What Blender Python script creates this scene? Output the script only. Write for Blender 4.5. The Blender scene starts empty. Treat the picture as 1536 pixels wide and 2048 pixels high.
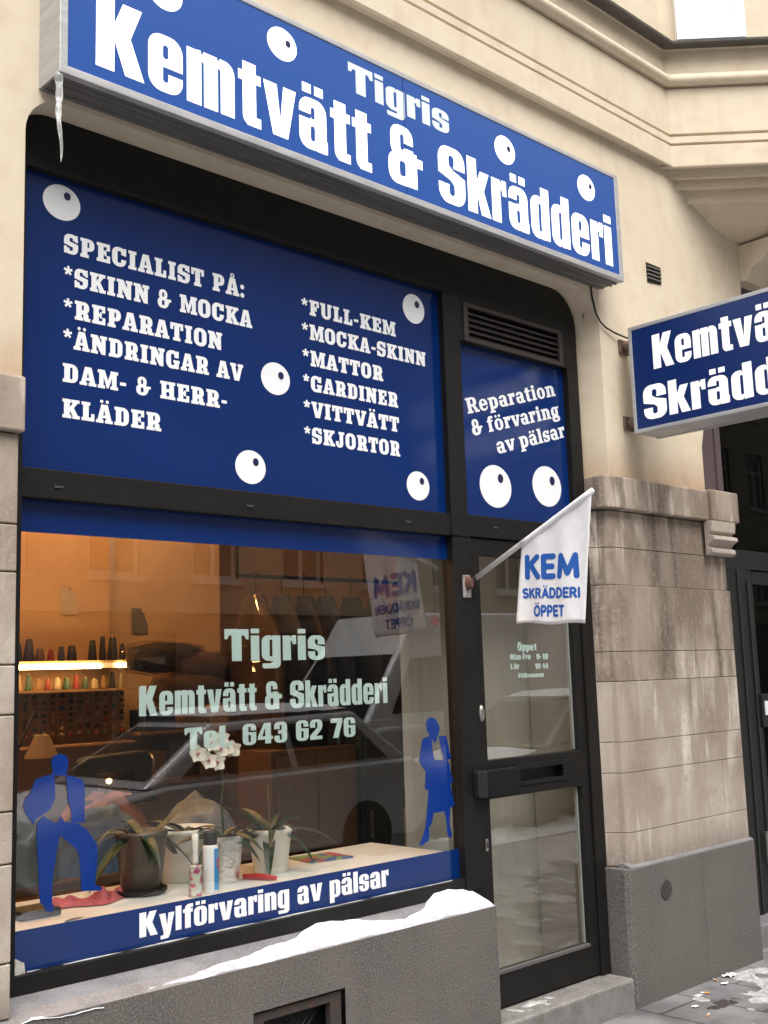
import bpy, bmesh, math, random
from mathutils import Vector, Matrix, noise
from mathutils.geometry import delaunay_2d_cdt
random.seed(7)
scene = bpy.context.scene
COL = scene.collection

# ---------------------------------------------------------------- camera, sky, sun, exposure
cam_d = bpy.data.cameras.new('camera'); cam = bpy.data.objects.new('camera', cam_d); COL.objects.link(cam)
cam_d.sensor_fit = 'HORIZONTAL'; cam_d.sensor_width = 36; cam_d.lens = 36*2236.2/1536
cam_d.clip_start = .05; cam_d.clip_end = 500
R_ = Vector((.727101,-.685768,-.032347)); D_ = Vector((.076588,.127846,-.988832)); F_ = Vector((.682245,.716503,.145479))
cam.matrix_world = Matrix(((R_.x,-D_.x,-F_.x,0),(R_.y,-D_.y,-F_.y,0),(R_.z,-D_.z,-F_.z,1.66),(0,0,0,1)))
scene.camera = cam
SUN_EL, SUN_AZ = math.radians(60), math.radians(205)     # azimuth clockwise from +y, sun over the street behind the camera
world = bpy.data.worlds.new('World'); scene.world = world; world.use_nodes = True
wn = world.node_tree; bgn = wn.nodes['Background']
sky = wn.nodes.new('ShaderNodeTexSky'); sky.sky_type = 'NISHITA'; sky.sun_disc = False
sky.sun_elevation = SUN_EL; sky.sun_rotation = SUN_AZ; sky.dust_density = 4; sky.air_density = 1.2
hs = wn.nodes.new('ShaderNodeHueSaturation'); hs.inputs['Saturation'].default_value = .22      # overcast: the blue is washed out
wn.links.new(sky.outputs[0], hs.inputs['Color']); wn.links.new(hs.outputs[0], bgn.inputs[0]); bgn.inputs[1].default_value = .15
sun_d = bpy.data.lights.new('sun','SUN'); sun_d.energy = 1.7; sun_d.angle = math.radians(50); sun_d.color = (1,.96,.9)
sun = bpy.data.objects.new('sun', sun_d); COL.objects.link(sun)
sdir = Vector((math.sin(SUN_AZ)*math.cos(SUN_EL), math.cos(SUN_AZ)*math.cos(SUN_EL), math.sin(SUN_EL)))
sun.rotation_euler = sdir.to_track_quat('Z','Y').to_euler(); sun.location = (0,-10,20)
vs = scene.view_settings; vs.view_transform = 'Standard'; vs.look = 'None'; vs.gamma = 1; vs.exposure = 1.0
scene.cycles.max_bounces = 8; scene.cycles.transparent_max_bounces = 16
scene.cycles.sample_clamp_indirect = 6

# ---------------------------------------------------------------- materials
MATS = {}
def M(name, col, rough=.6, col2=None, scale=6, lo=.35, hi=.65, bump=0, bscale=80, metal=0, coat=0, spec=.5,
      streak=None, s_lo=.5, s_hi=.7, speck=None, k_lo=.55, k_hi=.62, k_scale=350, emit=0, sheen=0, stretch=(1,1,1), zst=None, drip=None, d_lo=.55, d_hi=.75, d_scale=11):
    m = bpy.data.materials.new(name); m.use_nodes = True; MATS[name] = m
    nt = m.node_tree; p = nt.nodes['Principled BSDF']; L = nt.links
    p.inputs['Roughness'].default_value = rough; p.inputs['Metallic'].default_value = metal
    p.inputs['Coat Weight'].default_value = coat; p.inputs['Specular IOR Level'].default_value = spec
    p.inputs['Base Color'].default_value = (*col,1); p.inputs['Sheen Weight'].default_value = sheen
    cur = None
    geo = nt.nodes.new('ShaderNodeNewGeometry')
    def nz(sc, det=5, st=(1,1,1)):
        mp = nt.nodes.new('ShaderNodeMapping'); mp.inputs['Scale'].default_value = st; L.new(geo.outputs['Position'], mp.inputs['Vector'])
        n = nt.nodes.new('ShaderNodeTexNoise'); n.inputs['Scale'].default_value = sc; n.inputs['Detail'].default_value = det
        n.inputs['Roughness'].default_value = .6; L.new(mp.outputs[0], n.inputs['Vector']); return n.outputs['Fac']
    def step(x, a, b):
        r = nt.nodes.new('ShaderNodeMapRange'); r.inputs['From Min'].default_value = a; r.inputs['From Max'].default_value = b
        L.new(x, r.inputs['Value']); return r.outputs[0]
    def mix(f, a, b):
        x = nt.nodes.new('ShaderNodeMix'); x.data_type = 'RGBA'; L.new(f, x.inputs['Factor'])
        if hasattr(a,'links'): L.new(a, x.inputs['A'])
        else: x.inputs['A'].default_value = (*a,1)
        x.inputs['B'].default_value = (*b,1); return x.outputs['Result']
    cur = col
    if col2: cur = mix(step(nz(scale,6,stretch),lo,hi), cur, col2)
    if streak: cur = mix(step(nz(7,5,(1,1,.1)),s_lo,s_hi), cur, streak)
    if drip:
        mp2=nz(d_scale,6,(1,1,.13)); mask=nz(1.7,3); mm=nt.nodes.new('ShaderNodeMath'); mm.operation='MULTIPLY'; L.new(step(mp2,d_lo,d_hi),mm.inputs[0]); L.new(step(mask,.42,.58),mm.inputs[1]); cur=mix(mm.outputs[0],cur,drip)
    for zc,za,zb,zn in (zst or []):
        sx=nt.nodes.new('ShaderNodeSeparateXYZ'); L.new(geo.outputs['Position'],sx.inputs[0])
        ad=nt.nodes.new('ShaderNodeMath'); ad.operation='MULTIPLY_ADD'; L.new(nz(6,5,(1,1,.25)),ad.inputs[0]); ad.inputs[1].default_value=zn; L.new(sx.outputs['Z'],ad.inputs[2]); cur=mix(step(ad.outputs[0],za+zn/2,zb+zn/2),cur,zc)
    if speck: cur = mix(step(nz(k_scale,1),k_lo,k_hi), cur, speck)
    if hasattr(cur,'links'): L.new(cur, p.inputs['Base Color'])
    if bump:
        b = nt.nodes.new('ShaderNodeBump'); b.inputs['Strength'].default_value = min(1,bump); b.inputs['Distance'].default_value = .004*max(1,bump)
        L.new(nz(bscale,4), b.inputs['Height']); L.new(b.outputs[0], p.inputs['Normal'])
    if emit:
        p.inputs['Emission Color'].default_value = (*col,1); p.inputs['Emission Strength'].default_value = emit
    return m
def glass(name, tint=(.86,.9,.88), gain=2.0):
    m = bpy.data.materials.new(name); m.use_nodes = True; nt = m.node_tree; nt.nodes.clear(); L = nt.links
    o = nt.nodes.new('ShaderNodeOutputMaterial'); t = nt.nodes.new('ShaderNodeBsdfTransparent'); g = nt.nodes.new('ShaderNodeBsdfGlossy')
    t.inputs[0].default_value = (*tint,1); g.inputs['Roughness'].default_value = 0; g.inputs[0].default_value = (1,1,1,1)
    lw = nt.nodes.new('ShaderNodeLayerWeight'); lw.inputs['Blend'].default_value = .5
    pw = nt.nodes.new('ShaderNodeMath'); pw.operation = 'POWER'; pw.inputs[1].default_value = 5; L.new(lw.outputs['Facing'], pw.inputs[0])
    ma = nt.nodes.new('ShaderNodeMath'); ma.operation = 'MULTIPLY_ADD'; ma.inputs[1].default_value = .96*gain*.9; ma.inputs[2].default_value = .04*gain; ma.use_clamp = True
    L.new(pw.outputs[0], ma.inputs[0])
    x = nt.nodes.new('ShaderNodeMixShader'); L.new(ma.outputs[0], x.inputs[0]); L.new(t.outputs[0], x.inputs[1]); L.new(g.outputs[0], x.inputs[2]); L.new(x.outputs[0], o.inputs[0])
    return m

plaster = M('plaster',(.615,.525,.395),.85,(.65,.565,.435),1.3,.36,.66,bump=.35,bscale=140,streak=(.49,.385,.28),s_lo=.58,s_hi=.95,drip=(.50,.40,.29),d_lo=.60,d_hi=.85,d_scale=5,speck=(.56,.46,.345),k_scale=9,k_lo=.48,k_hi=.85,zst=[((.46,.32,.21),2.90,2.66,.30)])
stone = M('limestone',(.43,.372,.32),.8,(.28,.225,.18),1.6,.46,.60,bump=.5,bscale=120,streak=(.33,.275,.225),s_lo=.50,s_hi=.70,drip=(.60,.54,.48),d_lo=.52,d_hi=.66,zst=[((.20,.165,.135),.80,.64,.22)],speck=(.36,.30,.25),k_scale=45,k_lo=.5,k_hi=.85,stretch=(1.2,1.2,.8))
stone_w = M('weathered_limestone',(.38,.315,.255),.85,(.22,.17,.13),2.0,.40,.58,bump=.6,bscale=110,streak=(.13,.10,.078),s_lo=.50,s_hi=.64,drip=(.66,.58,.50),d_lo=.50,d_hi=.64,speck=(.33,.27,.22),k_scale=45,k_lo=.5,k_hi=.85,stretch=(1.5,1.5,.6))
mortar = M('mortar',(.20,.155,.125),.9)
granite = M('granite',(.104,.093,.084),.7,(.072,.065,.060),2.5,.4,.65,bump=.3,bscale=220,streak=(.075,.067,.062),s_lo=.54,s_hi=.72,zst=[((.075,.066,.06),.25,-.05,.25)],speck=(.185,.168,.157),k_scale=140,k_lo=.42,k_hi=.72)
granite_top = M('wet_granite',(.20,.195,.20),.45,(.14,.135,.14),9,.4,.6,bump=.3,bscale=160,speck=(.3,.29,.29),k_scale=240,k_lo=.56,k_hi=.68)
frame_m = M('black_frame_paint',(.007,.0065,.006),.55,(.011,.010,.009),14,.4,.7,bump=.08,bscale=60,spec=.25)
brown_m = M('brown_metal',(.034,.026,.023),.55,(.026,.020,.018),20,.4,.7)
blue = M('blue_vinyl',(.002,.0205,.118),.16,(.0024,.0225,.128),1.5,.3,.7,spec=.5)
blue_lit = M('blue_sign_face',(.013,.064,.27),.3,(.015,.069,.285),1.2,.3,.7,spec=.4,emit=.10)
white = M('white_vinyl',(.80,.82,.84),.45)
white_lit = M('backlit_white',(.92,.92,.90),.4,emit=.55)
pale_white = M('pale_vinyl',(.68,.77,.78),.5)
pupil = M('dark_blue_vinyl',(.012,.012,.07),.4)
cyan = M('pale_green_vinyl',(.55,.68,.66),.55)
alu = M('aluminium',(.50,.50,.50),.45,(.40,.40,.41),7,.35,.65,metal=.35,stretch=(1,1,6))
alu_d = M('shaded_aluminium',(.19,.185,.18),.55,(.13,.127,.123),9,.35,.65,metal=.4,stretch=(.3,6,6))  # aluminium darkened to carry the shade under the main sign
steel = M('dull_steel',(.42,.40,.38),.35,(.3,.28,.26),30,.4,.6,metal=.8)
rust = M('rust',(.11,.045,.025),.8,(.10,.045,.03),60,.4,.6)
black = M('black',(.008,.008,.008),.6)
zinc = M('dark_zinc_sheet',(.12,.115,.115),.45,(.09,.085,.085),12,.4,.6,metal=.3)
cloth_w = M('white_flag_cloth',(.82,.82,.84),.8,(.76,.76,.79),25,.4,.6,bump=.1,bscale=300)
flag_blue = M('flag_blue',(.012,.10,.42),.7)
snow_m = M('snow',(.86,.88,.92),.75,(.66,.69,.76),26,.42,.68,bump=2.2,bscale=130,speck=(.93,.94,.96),k_scale=300)
ice = M('ice',(.92,.95,.97),.07,spec=.8)
ice.node_tree.nodes['Principled BSDF'].inputs['Transmission Weight'].default_value = .75
slush = M('dirty_snow',(.44,.435,.43),.8,(.26,.25,.245),22,.42,.6,bump=.8,bscale=120)
pane = glass('window_glass',(.86,.89,.87),2.8); pane_dark = glass('door_glass',(.30,.34,.32),.3)
# ---------------------------------------------------------------- mesh helpers
OFF = {}
class MB:
    def __init__(s): s.v=[]; s.f=[]
    def add(s, vs, fs):
        a=len(s.v); s.v+=[tuple(p) for p in vs]; s.f+=[[i+a for i in f] for f in fs]; return s
    def box(s,x0,x1,y0,y1,z0,z1):
        return s.add([(x,y,z) for z in (z0,z1) for y in (y0,y1) for x in (x0,x1)],[[0,2,3,1],[4,5,7,6],[0,1,5,4],[2,6,7,3],[0,4,6,2],[1,3,7,5]])
    def prism(s, poly, fa, fb):
        """solid between two copies of an outline; fa, fb put a 2D point in space"""
        n=len(poly)
        return s.add([fa(*p) for p in poly]+[fb(*p) for p in poly],[list(range(n))[::-1],list(range(n,2*n))]+[[i,(i+1)%n,n+(i+1)%n,n+i] for i in range(n)])
    def pxy(s,poly,z0,z1): return s.prism(poly,lambda a,b:(a,b,z0),lambda a,b:(a,b,z1))
    def pxz(s,poly,y0,y1): return s.prism(poly,lambda a,b:(a,y0,b),lambda a,b:(a,y1,b))
    def pyz(s,poly,x0,x1): return s.prism(poly,lambda a,b:(x0,a,b),lambda a,b:(x1,a,b))
    def tube(s,path,r,n=10,caps=True):
        P=[Vector(p) for p in path]; rs=r if isinstance(r,(list,tuple)) else [r]*len(P); a=len(s.v); up=None
        for i,p in enumerate(P):
            d=(P[min(i+1,len(P)-1)]-P[max(i-1,0)]).normalized()
            if up is None: up=d.orthogonal().normalized()
            up=(up-d*up.dot(d)).normalized(); w=d.cross(up)
            for k in range(n):
                t=2*math.pi*k/n; s.v.append(tuple(p+(up*math.cos(t)+w*math.sin(t))*rs[i]))
        for i in range(len(P)-1):
            for k in range(n): s.f.append([a+i*n+k,a+i*n+(k+1)%n,a+(i+1)*n+(k+1)%n,a+(i+1)*n+k])
        if caps: s.f.append([a+k for k in range(n)][::-1]); s.f.append([a+(len(P)-1)*n+k for k in range(n)])
        return s
    def lathe(s,prof,c=(0,0,0),n=28,axis='z',wob=0):
        a=len(s.v)
        for r,h in prof:
            for k in range(n):
                t=2*math.pi*k/n; q=r*(1+wob*math.sin(7*t+h*60)) if wob else r
                d=(q*math.cos(t),q*math.sin(t),h)
                if axis=='y': d=(d[0],d[2],d[1])
                if axis=='x': d=(d[2],d[0],d[1])
                s.v.append((c[0]+d[0],c[1]+d[1],c[2]+d[2]))
        for i in range(len(prof)-1):
            for k in range(n): s.f.append([a+i*n+k,a+i*n+(k+1)%n,a+(i+1)*n+(k+1)%n,a+(i+1)*n+k])
        s.f.append([a+k for k in range(n)][::-1]); s.f.append([a+(len(prof)-1)*n+k for k in range(n)]); return s
    def grid(s,nu,nv,fn):
        a=len(s.v)
        for i in range(nu+1):
            for j in range(nv+1): s.v.append(tuple(fn(i/nu,j/nv)))
        for i in range(nu):
            for j in range(nv):
                q=a+i*(nv+1)+j; s.f.append([q,q+nv+1,q+nv+2,q+1])
        return s
    def plate(s,ops,fa,fb=None):
        """outline with holes (ops as in the glyphs); with fb it becomes a solid plate"""
        v2=[];fs=[]
        for g,poly in ops: a=len(v2); v2+=[Vector(p) for p in poly]; fs.append(list(range(a,len(v2))))
        V2,E2,F2,_,_,src=delaunay_2d_cdt(v2,[],fs,1,1e-5)
        F2=[f for f,q in zip(F2,src) if q and ops[max(q)][0]==1]
        used=sorted({i for f in F2 for i in f}); mp={i:k for k,i in enumerate(used)}; n=len(used)
        P=[V2[i] for i in used]; F2=[[mp[i] for i in f] for f in F2]
        if fb is None: return s.add([fa(*p) for p in P],F2)
        ed={}
        for f in F2:
            for i in range(len(f)):
                e=(f[i],f[(i+1)%len(f)]); ed[e]=1
        side=[[a,b,b+n,a+n] for a,b in ed if (b,a) not in ed]
        return s.add([fa(*p) for p in P]+[fb(*p) for p in P],[f[::-1] for f in F2]+[[i+n for i in f] for f in F2]+side)
    def build(s,name,mat,parent=None,smooth=False,bevel=0,seg=2):
        o0=OFF.get(parent,Vector((0,0,0))) if parent else Vector((0,0,0))
        me=bpy.data.meshes.new(name); me.from_pydata([tuple(Vector(p)-o0) for p in s.v],[],s.f)
        b=bmesh.new(); b.from_mesh(me); bmesh.ops.remove_doubles(b,verts=b.verts,dist=1e-6); bmesh.ops.recalc_face_normals(b,faces=b.faces); b.to_mesh(me); b.free()
        if mat: me.materials.append(mat)
        if smooth:
            for p in me.polygons: p.use_smooth=True
        o=bpy.data.objects.new(name,me); COL.objects.link(o); OFF[o]=o0
        if parent: o.parent=parent
        if bevel:
            m=o.modifiers.new('bevel','BEVEL'); m.width=bevel; m.segments=seg; m.limit_method='ANGLE'; m.angle_limit=math.radians(40)
        return o
def tag(o,label=None,cat=None,group=None,kind=None):
    for k,v in (('label',label),('category',cat),('group',group),('kind',kind)):
        if v: o[k]=v
    return o
def thing(name,loc,label,cat,group=None):
    o=bpy.data.objects.new(name,None); COL.objects.link(o); o.location=loc; o.empty_display_size=.1; OFF[o]=Vector(loc)
    return tag(o,label,cat,group)
def dup(root,loc,label=None,rz=None,scale=None):
    r=root.copy(); COL.objects.link(r); r.location=loc
    if rz is not None: r.rotation_euler=(0,0,rz)
    if scale: r.scale=scale
    if label: r['label']=label
    for ch in list(root.children):
        c=ch.copy(); COL.objects.link(c); c.parent=r
        for g in list(ch.children):
            d=g.copy(); COL.objects.link(d); d.parent=c
    return r
def structure(o): o['kind']='structure'; return o
def stuff(o,label,cat): return tag(o,label,cat,None,'stuff')
# ---------------------------------------------------------------- lettering
def rc(x0,y0,x1,y1): return [(x0,y0),(x1,y0),(x1,y1),(x0,y1)]
def rr(x0,y0,x1,y1,r,n=5):
    """rounded rectangle; r = one radius or (top left, top right, bottom right, bottom left)"""
    tl,tr,br,bl = r if isinstance(r,tuple) else (r,r,r,r)
    out=[]
    for cx,cy,rad,a0 in ((x0,y0,bl,180),(x1,y0,br,270),(x1,y1,tr,0),(x0,y1,tl,90)):
        if rad<=0.01: out.append((cx,cy)); continue
        ox=cx+(rad if cx==x0 else -rad); oy=cy+(rad if cy==y0 else -rad)
        for k in range(n+1):
            a=math.radians(a0+90*k/n); out.append((ox+rad*math.cos(a),oy+rad*math.sin(a)))
    return out
def cap(x0,y0,x1,y1,w,n=6):
    """a stroke with round ends"""
    a=math.atan2(y1-y0,x1-x0); out=[]
    for k in range(n+1):
        t=a-math.pi/2+math.pi*k/n; out.append((x1+w*math.cos(t),y1+w*math.sin(t)))
    for k in range(n+1):
        t=a+math.pi/2+math.pi*k/n; out.append((x0+w*math.cos(t),y0+w*math.sin(t)))
    return out
def arc(cx,cy,rx,ry,a0,a1,w,n=14):
    """a curved stroke with round ends"""
    P=[]
    for k in range(n+1):
        a=math.radians(a0+(a1-a0)*k/n); P.append((cx+rx*math.cos(a),cy+ry*math.sin(a)))
    return [cap(*P[i],*P[i+1],w,4) for i in range(n)]
def ell(cx,cy,rx,ry,n=28): return [(cx+rx*math.cos(2*math.pi*k/n),cy+ry*math.sin(2*math.pi*k/n)) for k in range(n)]
def ccw(q): return q if sum(q[i-1][0]*q[i][1]-q[i][0]*q[i-1][1] for i in range(len(q)))>0 else q[::-1]
def A(*p): return [(1,ccw(q)) for q in p]
def S(*p): return [(0,ccw(q)) for q in p]
# narrow heavy sans
N={}
N['K']=(77,A(rc(0,0,28,100),[(24,40),(24,58),(41,100),(71,100),(53,54),(75,0),(45,0),(29,42)]))
_o=A(rr(0,-1,57,81,21))+S(rr(24,13,33,67,4))
N['o']=(60,_o)
N['e']=(60,A(rr(0,-1,57,81,21))+S(rr(24,47,33,67,4),rc(24,26,60,35),rr(24,13,33,34,(0,0,4,4))))
N['m']=(87,A(rc(0,0,25,80),rr(18,0,54,81,(0,15,0,0)),rr(40,0,84,81,(0,18,0,0)))+S(rr(25,-2,29.5,66,(0,4,0,0)),rr(54,-2,59,66,(0,4,0,0)),[(24,82),(30,82),(25,74)],[(52,82),(58,82),(54.5,74)]))
N['n']=(60,A(rc(0,0,25,80),rr(18,0,57,81,(0,18,0,0)))+S(rr(25,-2,32,66,(0,4,0,0)),[(24,82),(31,82),(25,73)]))
N['r']=(43,A(rc(0,0,25,80),rr(20,52,42,81,(8,0,0,0)))+S([(24,50),(30,50),(30,60),(25,64)],[(24,82),(30,82),(25,72)]))
N['t']=(43,A(rr(8,-1,33,95,(0,0,0,14)),rr(16,-1,42,14,(0,0,0,0)),rc(0,65,42,80))+S(rr(33,14,60,64,(0,0,0,4))))
N['v']=(65,A([(0,80),(26,80),(32.5,26),(39,80),(64,80),(47,0),(18,0)]))
_a=A(rr(1,-1,57,81,(20,20,0,19)),rc(33,0,59,20))+S(rr(25,48,33,67,4),rc(-2,47,25,55),rr(24,13,33,37,4),[(33,-3),(33,8),(36,-3)])
_d=A(rc(8,88,26,103),rc(33,88,51,103))
N['a']=(62,_a); N['ä']=(62,_a+_d); N['ö']=(60,_o+_d)
N['å']=(62,_a+A(ell(30,94,11,10))+S(ell(30,94,5,4.5)))
_O=A(rr(0,-1,68,101,25))+S(rr(27,15,41,85,6))
N['O']=(72,_O); N['Ö']=(72,_O+A(rc(12,106,30,120),rc(38,106,56,120)))
N['&']=(84,A(rr(6,44,60,101,20),rr(0,-1,62,54,20),rc(40,0,68,60),rc(40,38,82,54))+S(rr(29,59,38,87,5),rc(36,64,64,72),rr(26,14,40,40,5)))
N['S']=(72,A(rr(0,-1,69,101,24))+S(rr(27,66,41,86,6),[(27,68),(38,60),(72,50),(72,64),(41,64),(38,68)],rr(27,14,41,36,6),[(41,33),(32,41),(-3,51),(-3,33),(27,33)]))
N['s']=(58,A(rr(0,-1,55,81,20))+S(rr(23,53,32,68,4),[(23,54),(30,48),(60,42),(60,51),(32,51),(30,54)],rr(23,12,32,28,4),[(32,26),(25,33),(-3,39),(-3,28),(23,28)]))
N['k']=(62,A(rc(0,0,25,100),[(22,34),(22,52),(35,80),(59,80),(44,45),(62,0),(36,0),(26,35)]))
N['d']=(60,A(rr(0,-1,40,81,(20,0,0,20)),rc(32,0,57,100))+S(rr(24,13,32,67,3),[(32,82),(28,82),(32,73)],[(32,-2),(28,-2),(32,7)]))
N['i']=(28,A(rc(0,0,25,80),rc(0,87,25,102)))
N['l']=(28,A(rc(0,0,25,100)))
N['T']=(72,A([(0,100),(70,100),(70,68),(62,68),(57,80),(49,80),(49,0),(21,0),(21,80),(13,80),(8,68),(0,68)]))
N['V']=(74,A([(0,100),(28,100),(37,34),(46,100),(73,100),(52,0),(21,0)]))
N['F']=(58,A(rc(0,0,28,100),rc(20,82,56,100),rc(20,42,52,60)))
N['L']=(58,A(rc(0,0,28,100),rc(20,0,56,18)))
N['M']=(94,A([(0,0),(0,100),(36,100),(46,46),(56,100),(92,100),(92,0),(67,0),(67,64),(55,0),(37,0),(25,64),(25,0)]))
N['g']=(60,A(rr(0,-1,40,81,(20,0,0,20)),rr(32,-25,57,80,(0,0,16,0)),rr(2,-25,40,-9,(0,0,0,6)))+S(rr(24,13,32,67,3),[(32,82),(28,82),(32,73)]))
N['p']=(60,A(rr(17,-1,57,81,(0,20,20,0)),rc(0,-25,25,80))+S(rr(25,13,33,67,3),[(25,82),(29,82),(25,73)]))
N['y']=(65,A([(0,80),(26,80),(33,30),(39,80),(64,80),(46,-8),(38,-24),(6,-25),(6,-10),(17,-9),(19,0)]))
N['f']=(43,A(rr(8,0,33,100,(18,0,0,0)),rr(20,85,43,100,(0,0,0,0)),rc(0,65,42,80))+S(rr(33,80.1,60,84.9,(0,0,0,0))))
N['6']=(62,A(rr(0,-1,59,101,22))+S(rr(25,13,35,48,4),rr(25,60,35,87,4),rc(35,60,61,68)))
N['9']=(62,A(rr(0,-1,59,101,22))+S(rr(25,52,35,87,4),rr(25,13,35,40,4),rc(-2,32,25,40)))
N['8']=(62,A(rr(0,-1,59,101,22))+S(rr(25,13,35,42,4),rr(25,58,35,87,4),[(-2,54),(6,50),(-2,46)],[(61,54),(53,50),(61,46)]))
N['0']=(62,A(rr(0,-1,59,101,22))+S(rr(25,14,35,86,4)))
N['4']=(68,A([(28,100),(58,100),(58,36),(66,36),(66,20),(58,20),(58,0),(32,0),(32,20),(0,20),(0,36)])+S([(32.5,78),(32.5,36),(19,36)]))
N['3']=(62,A(rr(0,-1,59,101,22))+S(rr(25,60,34,87,4),rr(25,13,34,43,4),rc(-2,34,25,66),[(61,55),(53,51),(61,47)])+A(rc(18,43,34,59)))
N['2']=(62,A(rr(0,40,59,101,(22,22,0,0)))+S(rr(25,58,35,87,(4,4,0,0)),rc(-2,39,62,60))+A(rc(0,0,58,18),[(0,16),(28,16),(52,46),(59,60),(59,70),(35,70),(35,60),(8,30),(0,20)]))
N['7']=(60,A([(0,100),(58,100),(58,80),(37,0),(10,0),(32,78),(0,78)]))
N['1']=(42,A([(14,0),(14,70),(0,70),(0,82),(18,100),(39,100),(39,0)]))
N['.']=(28,A(rc(0,0,24,22))); N['-']=(36,A(rc(2,34,33,50))); N[' ']=(30,[])
# heavy slab caps
B={}
def _sl(x,w,s=8,y0=0,y1=100,h=17): return [rc(x,y0,x+w,y1),rc(x-s,y0,x+w+s,y0+h),rc(x-s,y1-h,x+w+s,y1)]
B['I']=(52,A(*_sl(10,30)))
B['L']=(74,A(*_sl(10,30),rc(20,0,70,19),rc(53,0,70,40)))
B['E']=(80,A(*_sl(10,30),rc(20,0,76,18),rc(58,0,76,38),rc(20,82,75,100),rc(57,64,75,100),rc(30,42,54,58),rc(46,34,56,66)))
B['F']=(76,A(*_sl(10,30),rc(20,82,73,100),rc(55,60,73,100),rc(30,40,52,57),rc(44,32,55,65)))
B['T']=(82,A(*_sl(25,30),rc(0,82,80,100),rc(0,62,17,100),rc(63,62,80,100)))
B['P']=(82,A(*_sl(10,30),rr(20,36,78,100,(0,28,28,0)))+S(rr(40,53,50,83,5)))
B['R']=(88,A(*_sl(10,30),rr(20,40,80,100,(0,27,24,0)))+S(rr(40,56,51,83,5))+A([(40,46),(66,46),(77,34),(77,17),(87,17),(87,0),(56,0),(49,12),(49,34),(40,34)]))
B['D']=(86,A(*_sl(10,30),rr(20,0,82,100,(0,34,34,0)))+S(rr(40,18,53,82,7)))
_BO=A(rr(0,-2,82,102,36,8))+S(rr(31,18,51,82,9))
B['O']=(86,_BO)
B['C']=(84,A(rr(0,-2,80,102,36,8))+S(rr(31,18,52,82,9),rc(45,38,90,62))+A(rc(66,60,80,100)))
B['G']=(88,A(rr(0,-2,80,102,36,8))+S(rr(31,18,52,82,9),rc(45,30,90,62))+A(rc(66,62,80,100),rc(46,32,86,48),rc(52,0,80,40))+S(rr(31,18,52,32,(0,0,9,9))))
B['S']=(78,A(rr(0,-2,75,102,31,7))+S(rr(29,62,47,84,7),[(47,60),(30,66),(47,70),(58,70),(80,64),(80,52)],rr(29,16,47,38,7),[(29,40),(47,34),(29,28),(18,30),(-3,36),(-3,48)])+A(rc(60,64,73,100),rc(1,0,14,36)))
_BA=A([(26,100),(61,100),(81,17),(88,17),(88,0),(46,0),(46,17),(53,17),(51,27),(33,27),(31,17),(38,17),(38,0),(-2,0),(-2,17),(6,17)])+S([(42,72),(36,42),(48,42)])
_BD=A(ell(28,116,9,9,14),ell(58,116,9,9,14))
B['A']=(88,_BA); B['Ä']=(88,_BA+_BD); B['Å']=(88,_BA+A(ell(43,114,14,13))+S(ell(43,115,6.5,6)))
B['V']=(86,A([(-2,100),(38,100),(38,83),(32,83),(44,36),(56,83),(50,83),(50,100),(88,100),(88,83),(81,83),(59,0),(26,0),(5,83),(-2,83)]))
B['N']=(94,A(rc(8,0,32,100),rc(0,0,40,17),rc(-1,83,36,100),[(14,100),(38,100),(84,14),(84,0),(60,0),(14,80)],rc(60,0,84,100),rc(52,83,92,100)))
B['M']=(112,A(*_sl(8,24,8),*_sl(78,26,8),[(8,100),(38,100),(56,46),(74,100),(104,100),(78,62),(60,4),(50,4),(32,62)]))
B['K']=(92,A(*_sl(10,30),[(36,32),(36,52),(56,83),(50,83),(50,100),(90,100),(90,83),(80,83),(61,56),(82,17),(92,17),(92,0),(54,0),(54,16),(42,38)]))
B['H']=(92,A(*_sl(8,28),*_sl(54,28),rc(30,40,60,58)))
B['U']=(90,A(rr(8,-2,80,100,(0,0,32,32),7),rc(0,83,42,100),rc(50,83,88,100))+S(rr(37,17,55,101,(0,0,8,8)))+A())
B['J']=(70,A(rr(0,-2,58,100,(0,0,28,28),7))+S(rr(22,16,30,110,(0,0,5,5)),rc(-2,38,26,110))+A(rc(22,83,68,100)))
B['&']=(88,A(rr(8,44,60,102,25,7),rr(0,-2,66,58,27,7),[(40,52),(84,52),(84,38),(74,38),(60,0),(88,0),(88,14),(56,14)])+S(rr(28,60,40,86,6),rr(26,14,42,42,7)))
B['*']=(52,A(*[[(24+6*math.cos(a+1.57)+c*0,78+6*math.sin(a+1.57)),(24-6*math.cos(a+1.57),78-6*math.sin(a+1.57)),(24+24*math.cos(a)-6.5*math.cos(a+1.57),78+24*math.sin(a)-6.5*math.sin(a+1.57)),(24+24*math.cos(a)+6.5*math.cos(a+1.57),78+24*math.sin(a)+6.5*math.sin(a+1.57))] for c,a in enumerate([math.pi/2+k*2*math.pi/5 for k in range(5)])]))
B[':']=(34,A(ell(14,13,13,14,16),ell(14,62,13,14,16))); B['-']=(44,A(rc(4,32,38,50))); B[' ']=(38,[])
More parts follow.
